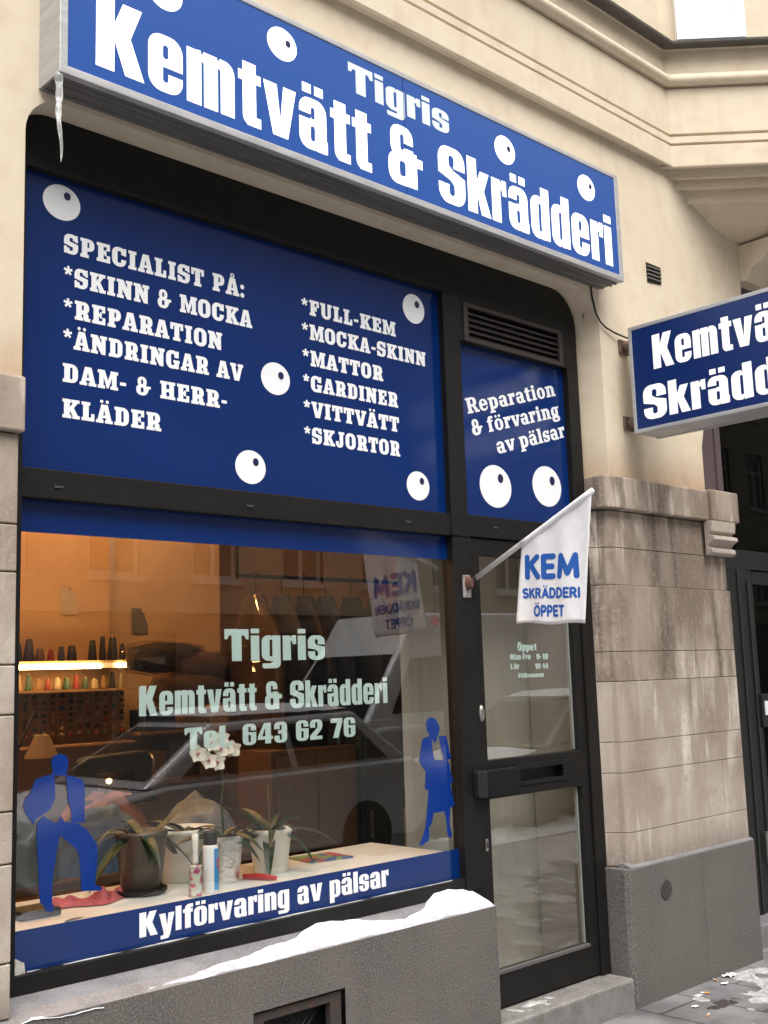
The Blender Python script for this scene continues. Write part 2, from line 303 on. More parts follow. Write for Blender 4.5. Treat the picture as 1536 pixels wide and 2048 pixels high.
# slab lower case
C={}
C['R']=(92,A(*_sl(10,26,9,0,100,13),rr(20,42,80,100,(0,27,24,0)))+S(rr(36,55,54,87,7))+A([(40,50),(62,50),(78,26),(81,13),(92,13),(92,0),(62,0),(52,26),(46,40),(38,42)]))
_sv=lambda x,w,s=7,h=12:[rc(x-s,0,x+w+s,h)]
C['e']=(68,A(rr(0,-2,64,76,32,8))+S(rr(24,44,41,64,8),rc(24,25,70,33),rr(24,12,50,30,(0,0,8,8)))+A([(24,26),(24,16),(40,10),(54,14),(62,24),(58,8),(40,-2),(20,2)]))
C['p']=(78,A(rr(20,-2,72,76,(0,30,30,0),7),rc(8,-26,32,75),rc(0,-26,42,-14),rc(0,63,20,75))+S(rr(32,14,47,60,7)))
_ca=A(rr(2,-2,62,76,(26,26,0,26),7),rc(38,0,72,12),rc(38,0,62,20))+S(rr(26,44,38,62,5),rc(-2,44,26,54),rr(25,11,38,34,6),[(38,-4),(38,6),(46,-4)])
C['a']=(72,_ca); C['ä']=(72,_ca+A(ell(20,90,9,9,14),ell(48,90,9,9,14)))
C['r']=(58,A(rc(8,0,32,75),*_sv(8,24),rc(0,63,20,75),rr(22,48,56,76,(18,0,10,0)))+S([(32,40),(38,40),(38,58),(32,56)]))
C['t']=(50,A(rr(10,-2,34,92,(0,0,0,16)),rc(0,63,46,75),rr(18,-2,48,13,(0,0,8,0)))+S(rr(34,13,60,62,(0,0,0,5))))
C['i']=(42,A(rc(8,0,32,75),*_sv(8,24),rc(0,63,20,75),ell(20,91,13,12,16)))
C['l']=(42,A(rc(8,0,32,100),*_sv(8,24),rc(0,88,20,100)))
_co=A(rr(0,-2,68,76,33,8))+S(rr(25,13,43,61,8))
C['o']=(72,_co); C['ö']=(72,_co+A(ell(20,92,9,9,14),ell(48,92,9,9,14)))
C['n']=(84,A(rc(8,0,32,75),*_sv(8,24),rc(0,63,20,75),rr(22,0,72,76,(0,26,0,0)),rc(42,0,80,12))+S(rc(32,-3,48,0),rr(33,12,47,60,(0,7,0,0)),rc(37,-3,43,13)))
C['v']=(74,A([(-2,75),(34,75),(34,63),(29,63),(39,28),(49,63),(44,63),(44,75),(76,75),(76,63),(70,63),(50,0),(24,0),(5,63),(-2,63)]))
C['f']=(52,A(rr(8,0,32,101,(22,0,0,0)),rr(20,84,52,101,(0,12,8,0)),rc(0,63,46,75),*_sv(8,24))+S(rr(32,75.2,60,83.8,0)))
C['g']=(74,A(rr(0,4,60,76,28,7),rr(0,-28,68,14,(14,20,20,20),6),rc(50,62,72,75))+S(rr(24,26,37,62,6),rr(22,-15,46,-2,5)))
C['s']=(60,A(rr(0,-2,56,76,25,6))+S(rr(22,50,36,64,5),[(22,52),(36,44),(60,40),(60,52)],rr(20,10,34,24,5),[(34,22),(20,30),(-4,34),(-4,22)])+A(rc(45,50,55,75),rc(1,0,11,24)))
C['&']=B['&']; C[' ']=(30,[])
# round ended strokes for the flag
V={}
_w=12
def _st(*s): return A(*[cap(*q,_w) for q in s])
V['K']=(70,_st((9,9,9,91),(9,46,58,91),(26,58,60,9)))
V['E']=(64,_st((9,9,9,91),(9,9,54,9),(9,50,48,50),(9,91,54,91)))
V['M']=(100,_st((12,9,18,91),(18,91,50,20),(50,20,82,91),(82,91,88,9)))
V['S']=(66,A(*arc(34,70,23,21,45,270,_w),*arc(33,29,24,20,90,-140,_w)))
V['R']=(72,_st((9,9,9,91),(9,91,34,91),(9,48,34,48),(34,48,60,9))+A(*arc(34,69.5,22,21.5,-90,90,_w)))
V['P']=(66,_st((9,9,9,91),(9,91,34,91),(9,44,34,44))+A(*arc(34,67.5,22,23.5,-90,90,_w)))
_vA=_st((9,9,40,91),(40,91,71,9),(20,34,60,34))
V['A']=(80,_vA); V['Ä']=(80,_vA+A(ell(24,117,9,9,14),ell(56,117,9,9,14)))
V['D']=(76,_st((9,9,9,91),(9,91,28,91),(9,9,28,9))+A(*arc(28,50,37,41,-90,90,_w)))
V['I']=(24,_st((9,9,9,91)))
_vO=A(*arc(45,50,36,41,0,360,_w,24))
V['Ö']=(92,_vO+A(ell(29,117,9,9,14),ell(61,117,9,9,14)))
V['T']=(66,_st((9,91,57,91),(33,91,33,9)))
V[' ']=(36,[])
_glyphs={}
def glyph(font,ch):
    key=(id(font),ch)
    if key not in _glyphs:
        adv,ops=font[ch]; vs=[];fs=[]
        for sgn,poly in ops:
            a=len(vs); vs+=[Vector(p) for p in poly]; fs.append(list(range(a,len(vs))))
        if not fs: _glyphs[key]=(adv,[],[])
        else:
            V2,E2,F2,ov,oe,of=delaunay_2d_cdt(vs,[],fs,1,1e-4)
            keep=[f for f,src in zip(F2,of) if src and ops[max(src)][0]==1]
            _glyphs[key]=(adv,[(v.x,v.y) for v in V2],keep)
    return _glyphs[key]
def text_outline(font,s):
    """triangles of a line of text; cap height 100, starts at 0"""
    x=0;vs=[];fs=[]
    for ch in s:
        adv,gv,gf=glyph(font,ch); a=len(vs)
        vs+=[(u+x,v) for u,v in gv]; fs+=[[a+i for i in f] for f in gf]; x+=adv
    used=sorted({i for f in fs for i in f}); mp={i:k for k,i in enumerate(used)}
    vs=[vs[i] for i in used]; fs=[[mp[i] for i in f] for f in fs]
    x0=min(v[0] for v in vs); x1=max(v[0] for v in vs)
    return [((u-x0)/(x1-x0),v/100) for u,v in vs],fs
for _f,_t in ((N,4),(B,7),(C,5),(V,9)):
    for _k in list(_f): _f[_k]=(_f[_k][0]+_t,_f[_k][1])
def write(mb,font,s,p0,p1,cap_h,place):
    """one line of lettering from p0 to p1 (baseline ends, in the plane of `place`)"""
    vs_,fs_=text_outline(font,s); p0=Vector(p0); p1=Vector(p1); d=p1-p0; nrm=Vector((-d.y,d.x)).normalized()
    mb.add([place(*(p0+d*u+nrm*v*cap_h)) for u,v in vs_],fs_)
def facade(Y): return lambda u,v:(u,Y,v)
def disc(mb,cx,cz,rx,rz,place,n=32): mb.add([place(*p) for p in ell(cx,cz,rx,rz,n)],[list(range(n))])
def eye(parent,cx,cz,rx,rz,px,pz,pr,Y,mat):
    m=MB(); disc(m,cx,cz,rx,rz,facade(Y)); e=m.build('eye',mat,parent)
    m=MB(); disc(m,px,pz,pr,pr*1.1,facade(Y-.001),18); m.build('pupil',pupil,e)
# ================================================================ the building
GR,ST,FR,GL = 3.40,3.43,3.54,3.585          # depths: granite, stone and plaster, shopfront frame, window glass
bld = thing('building',(1.6,ST,0),'cream plastered corner building with limestone piers and a canted oriel','building')
# plaster wall with the shop opening and the neighbouring doorway
def rnd_open(x0,x1,z0,z1,rl,rr_): return rr(x0,z0,x1,z1,(rl,rr_,0,0),8)
open1 = rnd_open(1.625,4.93,2.61,3.70,.14,.22)
open2 = [(5.90,2.61),(7.9,2.61),(7.9,4.13),(6.53,4.13),(6.53,3.62),(6.42,3.60),(6.25,3.52),(6.08,3.36),(5.96,3.15),(5.90,2.95)]
m=MB(); m.plate(A(rc(-4,2.62,22,9))+S(open1,open2),facade(ST))
def reveal(mb,out,inn,y0,y1):
    n=len(out); mb.add([(a,y0,b) for a,b in out]+[(a,y1,b) for a,b in inn],[[i,(i+1)%n,n+(i+1)%n,n+i] for i in range(n) if not (out[i][1]<2.62 and out[(i+1)%n][1]<2.62)])
inn1 = rnd_open(1.625,4.862,2.61,3.70,.14,.20)
reveal(m,ccw(open1),ccw(inn1),ST,3.66); reveal(m,ccw(open2),ccw(open2),ST,ST+.05)
m.build('plaster_wall',plaster,bld)
# raised flat band beside the opening and the plaster lips above the stone caps
m=MB(); m.pxz([(5.02,2.72),(5.028,2.72),(5.20,3.70),(5.19,3.70)],ST-.0025,ST)
# stone piers, course by course
courses=[.665,.83,1.128,1.285,1.594,1.749,2.10,2.30,2.50]
def pier_block(mb,x0,x1,z0,z1,left,right,y=ST):
    g=.0014
    if left:   poly=[(4.862,FR),(4.906,y+.05),(4.914,y+.024),(4.93,y+.006),(4.95,y)]
    else:      poly=[(x0+.0022,3.8),(x0+.0022,y)]
    if right:  poly+=[(x1-.012,y),(x1,y+.012),(x1,3.9),(4.862 if left else x0+g,3.9)]
    else:      poly+=[(x1-.0022,y),(x1-.0022,3.9),(4.862 if left else x0+g,3.9)]
    mb.pxy(poly,z0+g,z1-g)
m=MB(); mw=MB(); cuts={1:[5.57],2:[5.867],3:[5.565],4:[],5:[5.60],6:[],7:[],8:[]}
splits=[[5.57],[5.867],[5.565],[],[5.60],[],[],[]]
for i in range(8):
    xs=[4.86]+splits[i]+[6.11]
    for k in range(len(xs)-1):
        pier_block(mw if i>=4 else m,xs[k],xs[k+1],courses[i],courses[i+1],k==0,k==len(xs)-2,ST+(.018 if i>=6 else 0))
m.build('stone_pier',stone,bld,bevel=.0025); mw.build('weathered_stone_pier',stone_w,bld,bevel=.003)
m=MB(); m.box(4.95,6.09,ST+.03,3.88,.60,2.49); m.box(4.90,4.96,ST+.07,3.88,.6,2.49); m.build('mortar_joint',mortar,bld)
m=MB(); m.pxy([(4.862,FR),(4.862,ST+.02),(4.875,ST-.02),(4.89,ST-.028),(5.458,ST-.028),(5.458,3.9),(4.862,3.9)],2.505,2.68)
m.pxy([(5.462,ST-.028),(5.878,ST-.028),(5.878,3.9),(5.462,3.9)],2.505,2.68); m.pxy([(5.882,ST-.05),(6.19,ST-.05),(6.19,3.9),(5.882,3.9)],2.505,2.69)
m.build('stone_cap',stone_w,bld,bevel=.008)
prof=[(ST,2.30),(ST-.03,2.302),(ST-.045,2.315),(ST-.045,2.335),(ST-.02,2.35),(ST-.03,2.37),(ST-.065,2.39),(ST-.06,2.412),(ST-.03,2.42),(ST-.03,2.432),(ST-.05,2.44),(ST-.055,2.502),(ST,2.502)]
m=MB(); m.pyz(prof,5.855,6.125); m.build('scroll_corbel',stone,bld,bevel=.003)
m=MB(); m.box(7.9,22,ST,3.9,.662,2.62); m.build('stone_pier',stone,bld,bevel=.004); m=MB(); m.box(7.89,22,GR,3.9,-.1,.66); m.build('granite_plinth',granite,bld,bevel=.006)
# left pier
m=MB()
lc=[.66,.825,1.12,1.279,1.578,1.735,2.033,2.189,2.49]
for i in range(8):
    xs=[-2.5,.2,1.1,1.618] if i%2 else [-2.5,-.4,.75,1.618]
    for k in range(3): m.box(xs[k]+.002,xs[k+1]-(.002 if k<2 else 0),ST,3.7,lc[i]+.0025,lc[i+1]-.0025)
m.build('stone_pier',stone,bld,bevel=.004)
m=MB(); m.box(-2.5,1.61,ST+.012,3.69,.6,2.5); m.build('mortar_joint',mortar,bld)
m=MB(); m.box(-2.5,1.63,ST-.025,3.7,2.492,2.68); m.build('stone_cap',stone_w,bld,bevel=.008)
# granite plinths
m=MB(); m.pxy([(4.845,FR+.06),(4.845,GR+.03),(4.857,GR+.006),(4.875,GR),(5.53,GR),(5.53,3.9),(4.845,3.9)],-.1,.662); m.pxy([(5.532,GR),(6.10,GR),(6.12,GR+.02),(6.12,3.9),(5.532,3.9)],-.1,.662)
m.build('granite_plinth',granite,bld,bevel=.006)
m=MB(); m.pyz([(GR+.004,.663),(ST+.02,.682),(ST+.05,.682),(ST+.05,.663)],4.88,6.105); m.build('plinth_ledge',granite_top,bld)
# cellar wall under the shop window, with the hole of its vent
m=MB(); vent_hole=[(2.515,.23),(2.95,.23),(2.95,.488),(2.515,.488)]
m.plate(A(rc(-2.5,-.1,3.84,.648))+S(vent_hole),facade(GR)); reveal(m,ccw(vent_hole),ccw(vent_hole),GR,GR+.09)
m.add([(3.84,GR,-.1),(3.84,GR,.648),(3.84,3.6,.70),(3.84,3.6,-.1)],[[0,1,2,3]])
m.build('granite_plinth',granite,bld)
m=MB(); m.add([(-2.5,GR,.648),(3.84,GR,.648),(3.84,FR+.06,.709),(-2.5,FR+.06,.709)],[[0,1,2,3]]); m.build('window_sill',granite_top,bld)
# mouldings: a profile run along the front and round the canted oriel (inner corner at CX)
CX=5.735
def run(mb,prof,x_from=-4,out=2.2,cant_only=False):
    n=len(prof); q=math.sqrt(.5); rows=[]
    for o,z in prof:
        if cant_only: c=(CX-o*math.sqrt(2),ST,z); a=None
        else: a=(x_from,ST-o,z); c=(CX-.4142*o,ST-o,z)
        e=(CX+out*q*1.3-.4142*o,ST-out*q*1.3-o,z); f=(e[0]+9,e[1],z)
        rows.append([p for p in (a,c,e,f) if p])
    k=len(rows[0])
    mb.add([p for r in rows for p in r],[[i*k+j,i*k+j+1,(i+1)*k+j+1,(i+1)*k+j] for i in range(n-1) for j in range(k-1)])
band=[(0,4.655),(.026,4.674),(.034,4.646),(.050,4.646),(.054,4.652),(.054,4.780),(.026,4.783),(.026,4.797),(.050,4.800),(.050,4.840),(.024,4.843),(.024,4.859),(.045,4.862),(.045,5.150)]  # undercut grooves added so shadow darkens the lines below the mouldings
band+=[(.028,5.153),(.030,5.168)]+[(.052+.042*math.sin(math.radians(t)),5.198-.036*math.cos(math.radians(t))) for t in range(15,180,15)]+[(.06,5.24),(.045,5.25),(.045,5.40),(.05,5.41)]
m=MB(); run(m,band); m.build('string_course',plaster,bld)
m=MB(); run(m,[(.04,5.412),(.128,5.402),(.135,5.404),(.137,5.416),(.128,5.420),(0,5.47)]); m.build('window_ledge',zinc,bld)
m=MB(); run(m,[(.02,5.45),(.02,9)]); m.build('oriel_wall',plaster,bld)
cor=[(.054,4.652),(.052,4.645),(.034,4.643),(.026,4.664),(-.012,4.664),(-.020,4.632),(-.020,4.602),(-.034,4.600),(-.040,4.624),(-.070,4.622),(-.074,4.588),(-.074,4.562),(-.090,4.560),(-.098,4.578),(-.142,4.576),(-.148,4.520),(-.148,4.494),(-.160,4.490),(-.168,4.512),(-.23,4.476),(-.36,4.416),(-.52,4.384),(-1.4,4.36)]  # steps exaggerated and undercut to darken the corbel's undersides
m=MB(); run(m,cor,cant_only=True); m.build('oriel_corbel',plaster,bld)
# the oriel's window: frame, and a white sheet painting the sky glare on its pane
def cant(t,o,z): q=math.sqrt(.5); return (CX-.4142*0+t*q-o*q,ST-t*q-o*q,z)
m=MB(); t0=.105
for a,b,z0,z1 in ((t0,t0+.04,5.46,7),(t0+.36,t0+.42,5.46,7),(t0+.04,t0+.36,5.46,5.50)):
    m.prism([(a,z0),(b,z0),(b,z1),(a,z1)],lambda t,z:cant(t,.02,z),lambda t,z:cant(t,.075,z))
wf=m.build('oriel_window',M('white_window_paint',(.86,.87,.88),.5),bld)
m=MB(); m.add([cant(t0+.03,.04,5.48),cant(t0+.37,.04,5.48),cant(t0+.37,.04,7),cant(t0+.03,.04,7)],[[0,1,2,3]]); m.build('glare_sheet',M('glare_white',(.93,.93,.93),.7),wf)
# console stone over the neighbouring doorway
pr=[(ST+.1,4.14),(ST+.1,4.37),(ST-.30,4.37),(ST-.31,4.33),(ST-.27,4.28),(ST-.2,4.27),(ST-.16,4.23),(ST-.09,4.20),(ST-.05,4.14),(ST-.04,4.12)]
m=MB(); m.pyz(pr,6.535,6.78); m.build('console',plaster,bld,bevel=.008)
# wall cavity behind everything, so that no light leaks in
m=MB(); m.box(-2.5,1.60,3.69,3.78,0,3.3); m.build('inner_wall',plaster,bld)

# cellar vent
v=thing('vent_grate',(2.73,GR,.23),'rusty square steel vent with wire mesh low in the granite wall','vent')
m=MB(); m.plate(A(rc(2.525,.235,2.94,.48))+S(rc(2.57,.26,2.885,.445)),facade(GR+.012),facade(GR+.045)); m.build('frame',M('rusty_frame',(.040,.033,.030),.75,(.085,.04,.027),22,.5,.7,bump=.5),v,bevel=.003)
m=MB()
for k in range(-9,13):
    for s in (1,-1):
        x=2.72+k*.034; z0,z1=.26,.445; a=x; b=x+s*(z1-z0)
        if 2.56<min(a,b) and max(a,b)<2.895: m.tube([(a,GR+.05,z0),(b,GR+.05,z1)],.003,5)
m.build('mesh',black,v); m=MB(); m.box(2.52,2.945,GR+.085,GR+.10,.235,.486); m.build('backing',black,v)
# round drain cap on the right plinth
o=MB().lathe([(.0,-.006),(.048,-.006),(.052,0),(.052,.01)],(5.165,GR,.522),28,'y').build('drain_cap',M('dark_iron',(.03,.03,.03),.7,(.05,.045,.04),60),None)
tag(o,'dark round iron cap set in the right granite plinth','cap')
# small wall vent
v=thing('wall_vent',(5.5,ST,3.87),'small black louvred air vent in the cream wall right of the main sign','vent')
def sk(x,z): return (x,z)
m=MB(); m.pxz([(5.432,3.872),(5.575,3.886),(5.579,3.992),(5.43,3.994)],ST-.004,ST-.001); m.build('opening',black,v)  # black plate on the wall paints the shade inside the vent hole
m=MB()
for k in range(1,5):
    z=3.874+.0235*k; m.pxz([(5.432,z),(5.577,z+.004),(5.577,z+.008),(5.432,z+.004)],ST-.012,ST-.003)
m.build('slat',M('dull_grey_metal',(.22,.20,.17),.6),v)
# ================================================================ shopfront
sf = thing('shopfront',(3.2,FR,.69),'black metal shopfront with blue lettered boards over a big display window','shopfront')
H_board=rc(1.685,2.405,3.81,3.492); H_win=rc(1.685,.752,3.81,2.302); H_side=rc(3.91,2.41,4.768,3.268); H_vent=rc(3.965,3.292,4.712,3.452); H_door=rc(3.93,.10,4.772,2.306)
outer=ccw([(1.622,.692),(3.84,.692),(3.84,.10),(4.862,.10)]+[p for p in rr(1.622,2.0,4.862,3.70,(.14,.20,0,0),8) if p[1]>2.01])
m=MB(); m.plate(A(outer)+S(H_board,H_win,H_side,H_vent,H_door),facade(FR),facade(FR+.075)); m.build('frame',frame_m,sf,bevel=.003)
m=MB(); m.box(3.80,3.915,FR-.006,FR-.001,2.302,3.48); m.box(3.80,3.92,FR-.006,FR-.001,.70,2.29)
m.build('post_cover',frame_m,sf,bevel=.002)
clip_m=M('worn_frame_metal',(.05,.048,.048),.5)
for x,z in ((1.80,2.342),(2.62,2.342),(3.50,2.342),(4.10,2.356)): MB().box(x,x+.035,FR-.004,FR,z,z+.008).build('clip',clip_m,sf)
BY=FR+.036
m=MB(); m.box(1.68,3.875,BY,BY+.02,2.38,3.52); bd=m.build('transom_board',blue,sf)
m=MB(); pl=facade(BY-.0012)
for s,x1,z,c in (('SPECIALIST PÅ:',2.651,3.217,.073),('*SKINN & MOCKA',2.689,3.095,.072),('*REPARATION',2.538,2.974,.071),('*ÄNDRINGAR AV',2.640,2.861,.070),('DAM- & HERR-',2.557,2.735,.069),('KLÄDER',2.253,2.605,.069)):
    write(m,B,s,(1.847,z),(x1,z),c,pl)
for s,x1,z in (('*FULL-KEM',3.516,3.216),('*MOCKA-SKINN',3.709,3.106),('*MATTOR',3.426,2.989),('*GARDINER',3.516,2.878),('*VITTVÄTT',3.517,2.764),('*SKJORTOR',3.518,2.650)):
    write(m,B,s,(2.953,z),(x1,z),.069,pl)
m.build('lettering',white,bd)
for e in ((1.837,3.403,.074,.067,1.858,3.432,.014),(3.641,3.377,.072,.072,3.663,3.402,.016),(2.806,2.901,.076,.069,2.834,2.918,.015),(2.670,2.512,.076,.069,2.696,2.535,.015),(3.627,2.525,.074,.068,3.652,2.549,.015)):
    eye(bd,*e,BY-.0012,white)
m=MB(); m.box(3.90,4.80,BY,BY+.02,2.39,3.285); sd=m.build('side_board',blue,sf)
m=MB()
for s,a,b in (('Reparation',(3.993,2.917),(4.700,3.115)),('& förvaring',(4.024,2.812),(4.728,3.004)),('av pälsar',(4.205,2.742),(4.768,2.898))): write(m,C,s,a,b,.077,pl)
m.build('lettering',white,sd)
eye(sd,4.174,2.574,.119,.107,4.212,2.617,.021,BY-.0012,white); eye(sd,4.582,2.612,.119,.107,4.627,2.645,.022,BY-.0012,white)
m=MB()
for k in range(5):
    z=3.298+k*.031; m.pyz([(FR+.004,z),(FR+.03,z+.022),(FR+.034,z+.018),(FR+.008,z-.006)],3.966,4.711)
m.build('louvre',brown_m,sf)
m=MB(); m.plate(A(rc(3.948,3.27,4.73,3.468))+S(rc(3.98,3.292,4.70,3.447)),facade(FR-.008),facade(FR+.01)); m.build('louvre_frame',brown_m,sf,bevel=.003)
m=MB(); m.box(3.95,4.73,FR+.06,FR+.07,3.27,3.47); m.build('vent_backing',black,sf)
m=MB(); m.add([(1.66,GL,.73),(3.85,GL,.73),(3.85,GL,2.32),(1.66,GL,2.32)],[[0,1,2,3]]); wp=m.build('window_pane',pane,sf)
FY=GL+.004
OY=GL-.003
m=MB(); m.add([(1.66,OY,2.188),(3.85,OY,2.192),(3.85,OY,2.32),(1.66,OY,2.32)],[[0,1,2,3]]); m.build('blue_band',blue,wp)
m=MB(); m.pxz([(1.70,.752),(3.85,.74),(3.85,.880),(1.70,.882)],OY,OY+.001); m.build('blue_band',blue,wp)
pl=facade(FY); m=MB()
write(m,N,'Tigris',(2.542,1.738),(3.051,1.738),.124,pl); write(m,N,'Kemtvätt & Skrädderi',(2.165,1.546),(3.402,1.546),.108,pl); write(m,N,'Tel. 643 62 76',(2.358,1.414),(3.209,1.414),.080,pl)
lt=m.build('lettering',cyan,wp); lt['label']='pale green shop name and telephone number on the glass'
m=MB(); write(m,N,'Kylförvaring av pälsar',(2.161,.783),(3.367,.783),.083,facade(OY-.0012)); lt=m.build('lettering',white,wp); lt['label']='white lettering on the blue band along the bottom'
MAN_HEAD= [(1.826, 1.367), (1.828, 1.386), (1.822, 1.408), (1.83, 1.43), (1.852, 1.437), (1.876, 1.429), (1.887, 1.408), (1.883, 1.384), (1.877, 1.36)]
MAN_L= [(1.829, 1.37), (1.836, 1.361), (1.839, 1.291), (1.822, 1.256), (1.798, 1.242), (1.772, 1.231), (1.762, 1.213), (1.749, 1.228), (1.733, 1.251), (1.724, 1.278), (1.733, 1.299), (1.748, 1.314), (1.765, 1.357), (1.797, 1.367)]
MAN_R= [(1.877, 1.365), (1.91, 1.355), (1.937, 1.343), (1.948, 1.32), (1.948, 1.2), (1.9, 1.202), (1.897, 1.242), (1.886, 1.277), (1.88, 1.336)]
MAN_T= [(1.775, 1.218), (1.798, 1.236), (1.841, 1.208), (1.851, 1.215), (1.859, 1.23), (1.873, 1.21), (1.922, 1.198), (1.956, 1.176), (1.994, 1.123), (1.998, 1.089), (1.989, 0.988), (2.019, 0.974), (2.012, 0.965), (1.937, 0.974), (1.931, 1.078), (1.92, 1.113), (1.857, 1.168), (1.845, 1.108), (1.832, 1.02), (1.831, 0.954), (1.839, 0.93), (1.831, 0.923), (1.81, 0.929), (1.799, 0.95), (1.787, 0.961), (1.78, 1.079), (1.773, 1.169)]
WOM= [(3.651, 1.388), (3.637, 1.405), (3.631, 1.423), (3.628, 1.445), (3.64, 1.465), (3.662, 1.472), (3.684, 1.466), (3.703, 1.447), (3.715, 1.422), (3.709, 1.398), (3.697, 1.383), (3.692, 1.369), (3.68, 1.353), (3.672, 1.364), (3.66, 1.383), (3.665, 1.316), (3.674, 1.282), (3.732, 1.278), (3.734, 1.29), (3.717, 1.331), (3.706, 1.386), (3.756, 1.383), (3.763, 1.352), (3.774, 1.302), (3.784, 1.289), (3.781, 1.279), (3.754, 1.278), (3.769, 1.257), (3.777, 1.217), (3.793, 1.179), (3.772, 1.17), (3.777, 1.132), (3.794, 1.073), (3.764, 1.064), (3.756, 1.013), (3.757, 0.978), (3.768, 0.952), (3.763, 0.935), (3.747, 0.935), (3.737, 0.956), (3.734, 1.01), (3.723, 1.053), (3.655, 1.053), (3.644, 1.014), (3.623, 0.993), (3.624, 0.96), (3.616, 0.932), (3.607, 0.936), (3.581, 0.924), (3.558, 0.923), (3.556, 0.928), (3.578, 0.954), (3.597, 0.99), (3.609, 1.041), (3.628, 1.152), (3.606, 1.162), (3.615, 1.236), (3.59, 1.262), (3.576, 1.286), (3.582, 1.313), (3.6, 1.374), (3.618, 1.384)]
decal=M('blue_decal',(.004,.030,.20),.08)
m=MB(); m.plate(A(MAN_HEAD,MAN_L,MAN_R,MAN_T),facade(OY)); m.build('figure_decal',decal,wp)['label']='blue silhouette of a standing man in an open jacket'
m=MB(); m.plate(A(WOM),facade(OY)); m.build('figure_decal',decal,wp)['label']='blue silhouette of a woman in jacket and skirt'
m=MB(); m.box(3.826,3.842,GL+.006,GL+.03,.752,2.30); m.build('lit_reveal_strip',M('pale_reveal_light',(.42,.43,.41),.5),sf)  # pale strip: daylight on the inner jamb reveal, put into the colour
m=MB(); m.pxz([(1.686,.752),(1.73,.752),(1.725,.785),(1.70,.80),(1.688,.79)],FR+.02,FR+.03); m.build('peeling_corner',M('peeled_film',(.35,.3,.2),.6,(.6,.6,.6),60),sf)
m=MB(); m.grid(160,3,lambda u,v:(1.74+2.0*u,FR+.022+.016*v,.7515+max(-.002,.006*noise.noise(Vector((u*14,v*2,9)))+.0022)*(1-abs(2*v-1))))
stuff(m.build('snow',slush,None,smooth=True),'thin line of snow along the bottom bead of the display window','snow')

# ---------------------------------------------------------------- door
dr = thing('shop_door',(3.93,FR,.155),'black framed glass shop door with opening hours on its pane','door')
m=MB(); DY=FR+.012
m.plate(A(rc(3.934,.158,4.768,2.302))+S(rc(4.0,1.256,4.702,2.222),rc(4.0,.311,4.702,1.080),rc(4.208,1.135,4.57,1.212)),facade(DY),facade(DY+.05)); m.build('leaf',frame_m,dr,bevel=.003)
for z0,z1 in ((1.24,2.24),(.30,1.09)):
    m=MB(); m.add([(3.99,DY+.024,z0),(4.71,DY+.024,z0),(4.71,DY+.024,z1),(3.99,DY+.024,z1)],[[0,1,2,3]]); p=m.build('glass_pane',pane,dr)
    if z0>1:
        m=MB(); pl=facade(DY+.021)
        for s,a,b,z,c in (('Öppet',4.278,4.426,1.764,.036),('Mån-Fre',4.218,4.375,1.720,.028),('9-18',4.42,4.513,1.720,.028),('Lör',4.218,4.285,1.675,.027),('10-14',4.405,4.511,1.673,.027),('Välkommen',4.268,4.470,1.632,.023)): write(m,N,s,(a,z),(b,z),c,pl)
        m.build('lettering',M('faded_green_vinyl',(.36,.46,.42),.6),p)
for z0,z1 in ((1.262,2.216),(.317,1.074)):
    m=MB(); m.box(4.688,4.7,DY+.026,DY+.04,z0,z1); m.build('lit_reveal_strip',MATS['pale_reveal_light'],dr)  # same painted daylight along the door's inner reveal
m=MB(); m.box(4.0,4.7,DY-.004,DY+.022,.300,.316); m.build('drip_rail',M('worn_dark_rail',(.09,.085,.085),.35),dr,bevel=.003)
m=MB(); m.box(3.915,4.18,FR-.032,DY-.001,1.092,1.216); m.build('lock_plate',M('black_crackle_paint',(.004,.004,.005),.8,(.008,.008,.009),90,.5,.6,bump=.3,bscale=150,spec=.25),dr,bevel=.006)
m=MB(); m.box(3.862,3.92,FR-.055,FR-.007,1.10,1.222); m.build('pull_handle',M('black_handle_paint',(.012,.012,.012),.35),dr,bevel=.01)
m=MB(); m.plate(A(rc(4.200,1.122,4.578,1.222))+S(rc(4.222,1.142,4.556,1.198)),facade(DY-.006),facade(DY+.004)); m.build('letter_slot',frame_m,dr,bevel=.002)
m=MB(); m.box(4.2,4.58,DY+.04,DY+.046,1.12,1.23); m.build('slot_flap',black,dr)
m=MB(); m.lathe([(.0,-.012),(.012,-.012),(.016,-.006),(.017,0),(.017,.012)],(3.966,DY,1.474),20,'y'); m.v=[(x,y,1.474+(z-1.474)*2.4) for x,y,z in m.v]; m.build('lock_cylinder',steel,dr)
m=MB(); m.box(3.955,3.972,DY-.005,DY,.852,.907); m.build('bolt_plate',steel,dr,bevel=.002)
m=MB(); m.box(3.961,3.966,DY-.007,DY-.004,.865,.893); m.build('keyhole',black,dr)
# flag holder and flag
fl = thing('flag',(3.95,3.53,2.10),'white cloth flag reading KEM SKRÄDDERI ÖPPET on a slanted pole','flag')
m=MB(); m.tube([(3.95,3.535,2.106),(3.95,2.835,2.428)],.0125,12); m.build('pole',M('white_pole_paint',(.78,.76,.74),.4,(.7,.68,.66),20),fl,smooth=True)
def rip(y,z): return .007*math.sin(y*17+z*5)*max(0,min(1,(2.25-z)*4))+.003*math.sin(y*41+1)
def clothpt(u,w):
    top=Vector((3.245+(2.838-3.245)*u,2.241+(2.424-2.241)*u)); bot=Vector((3.300+(2.922-3.300)*u,1.879+(1.857-1.879)*u+.004*math.sin(u*9)))
    p=top.lerp(bot,w); return (3.95+rip(p.x,p.y),p.x,p.y)
m=MB(); m.grid(30,26,clothpt); cl=m.build('cloth',cloth_w,fl,smooth=True)
sm=cl.modifiers.new('thick','SOLIDIFY'); sm.thickness=.0016; sm.offset=0
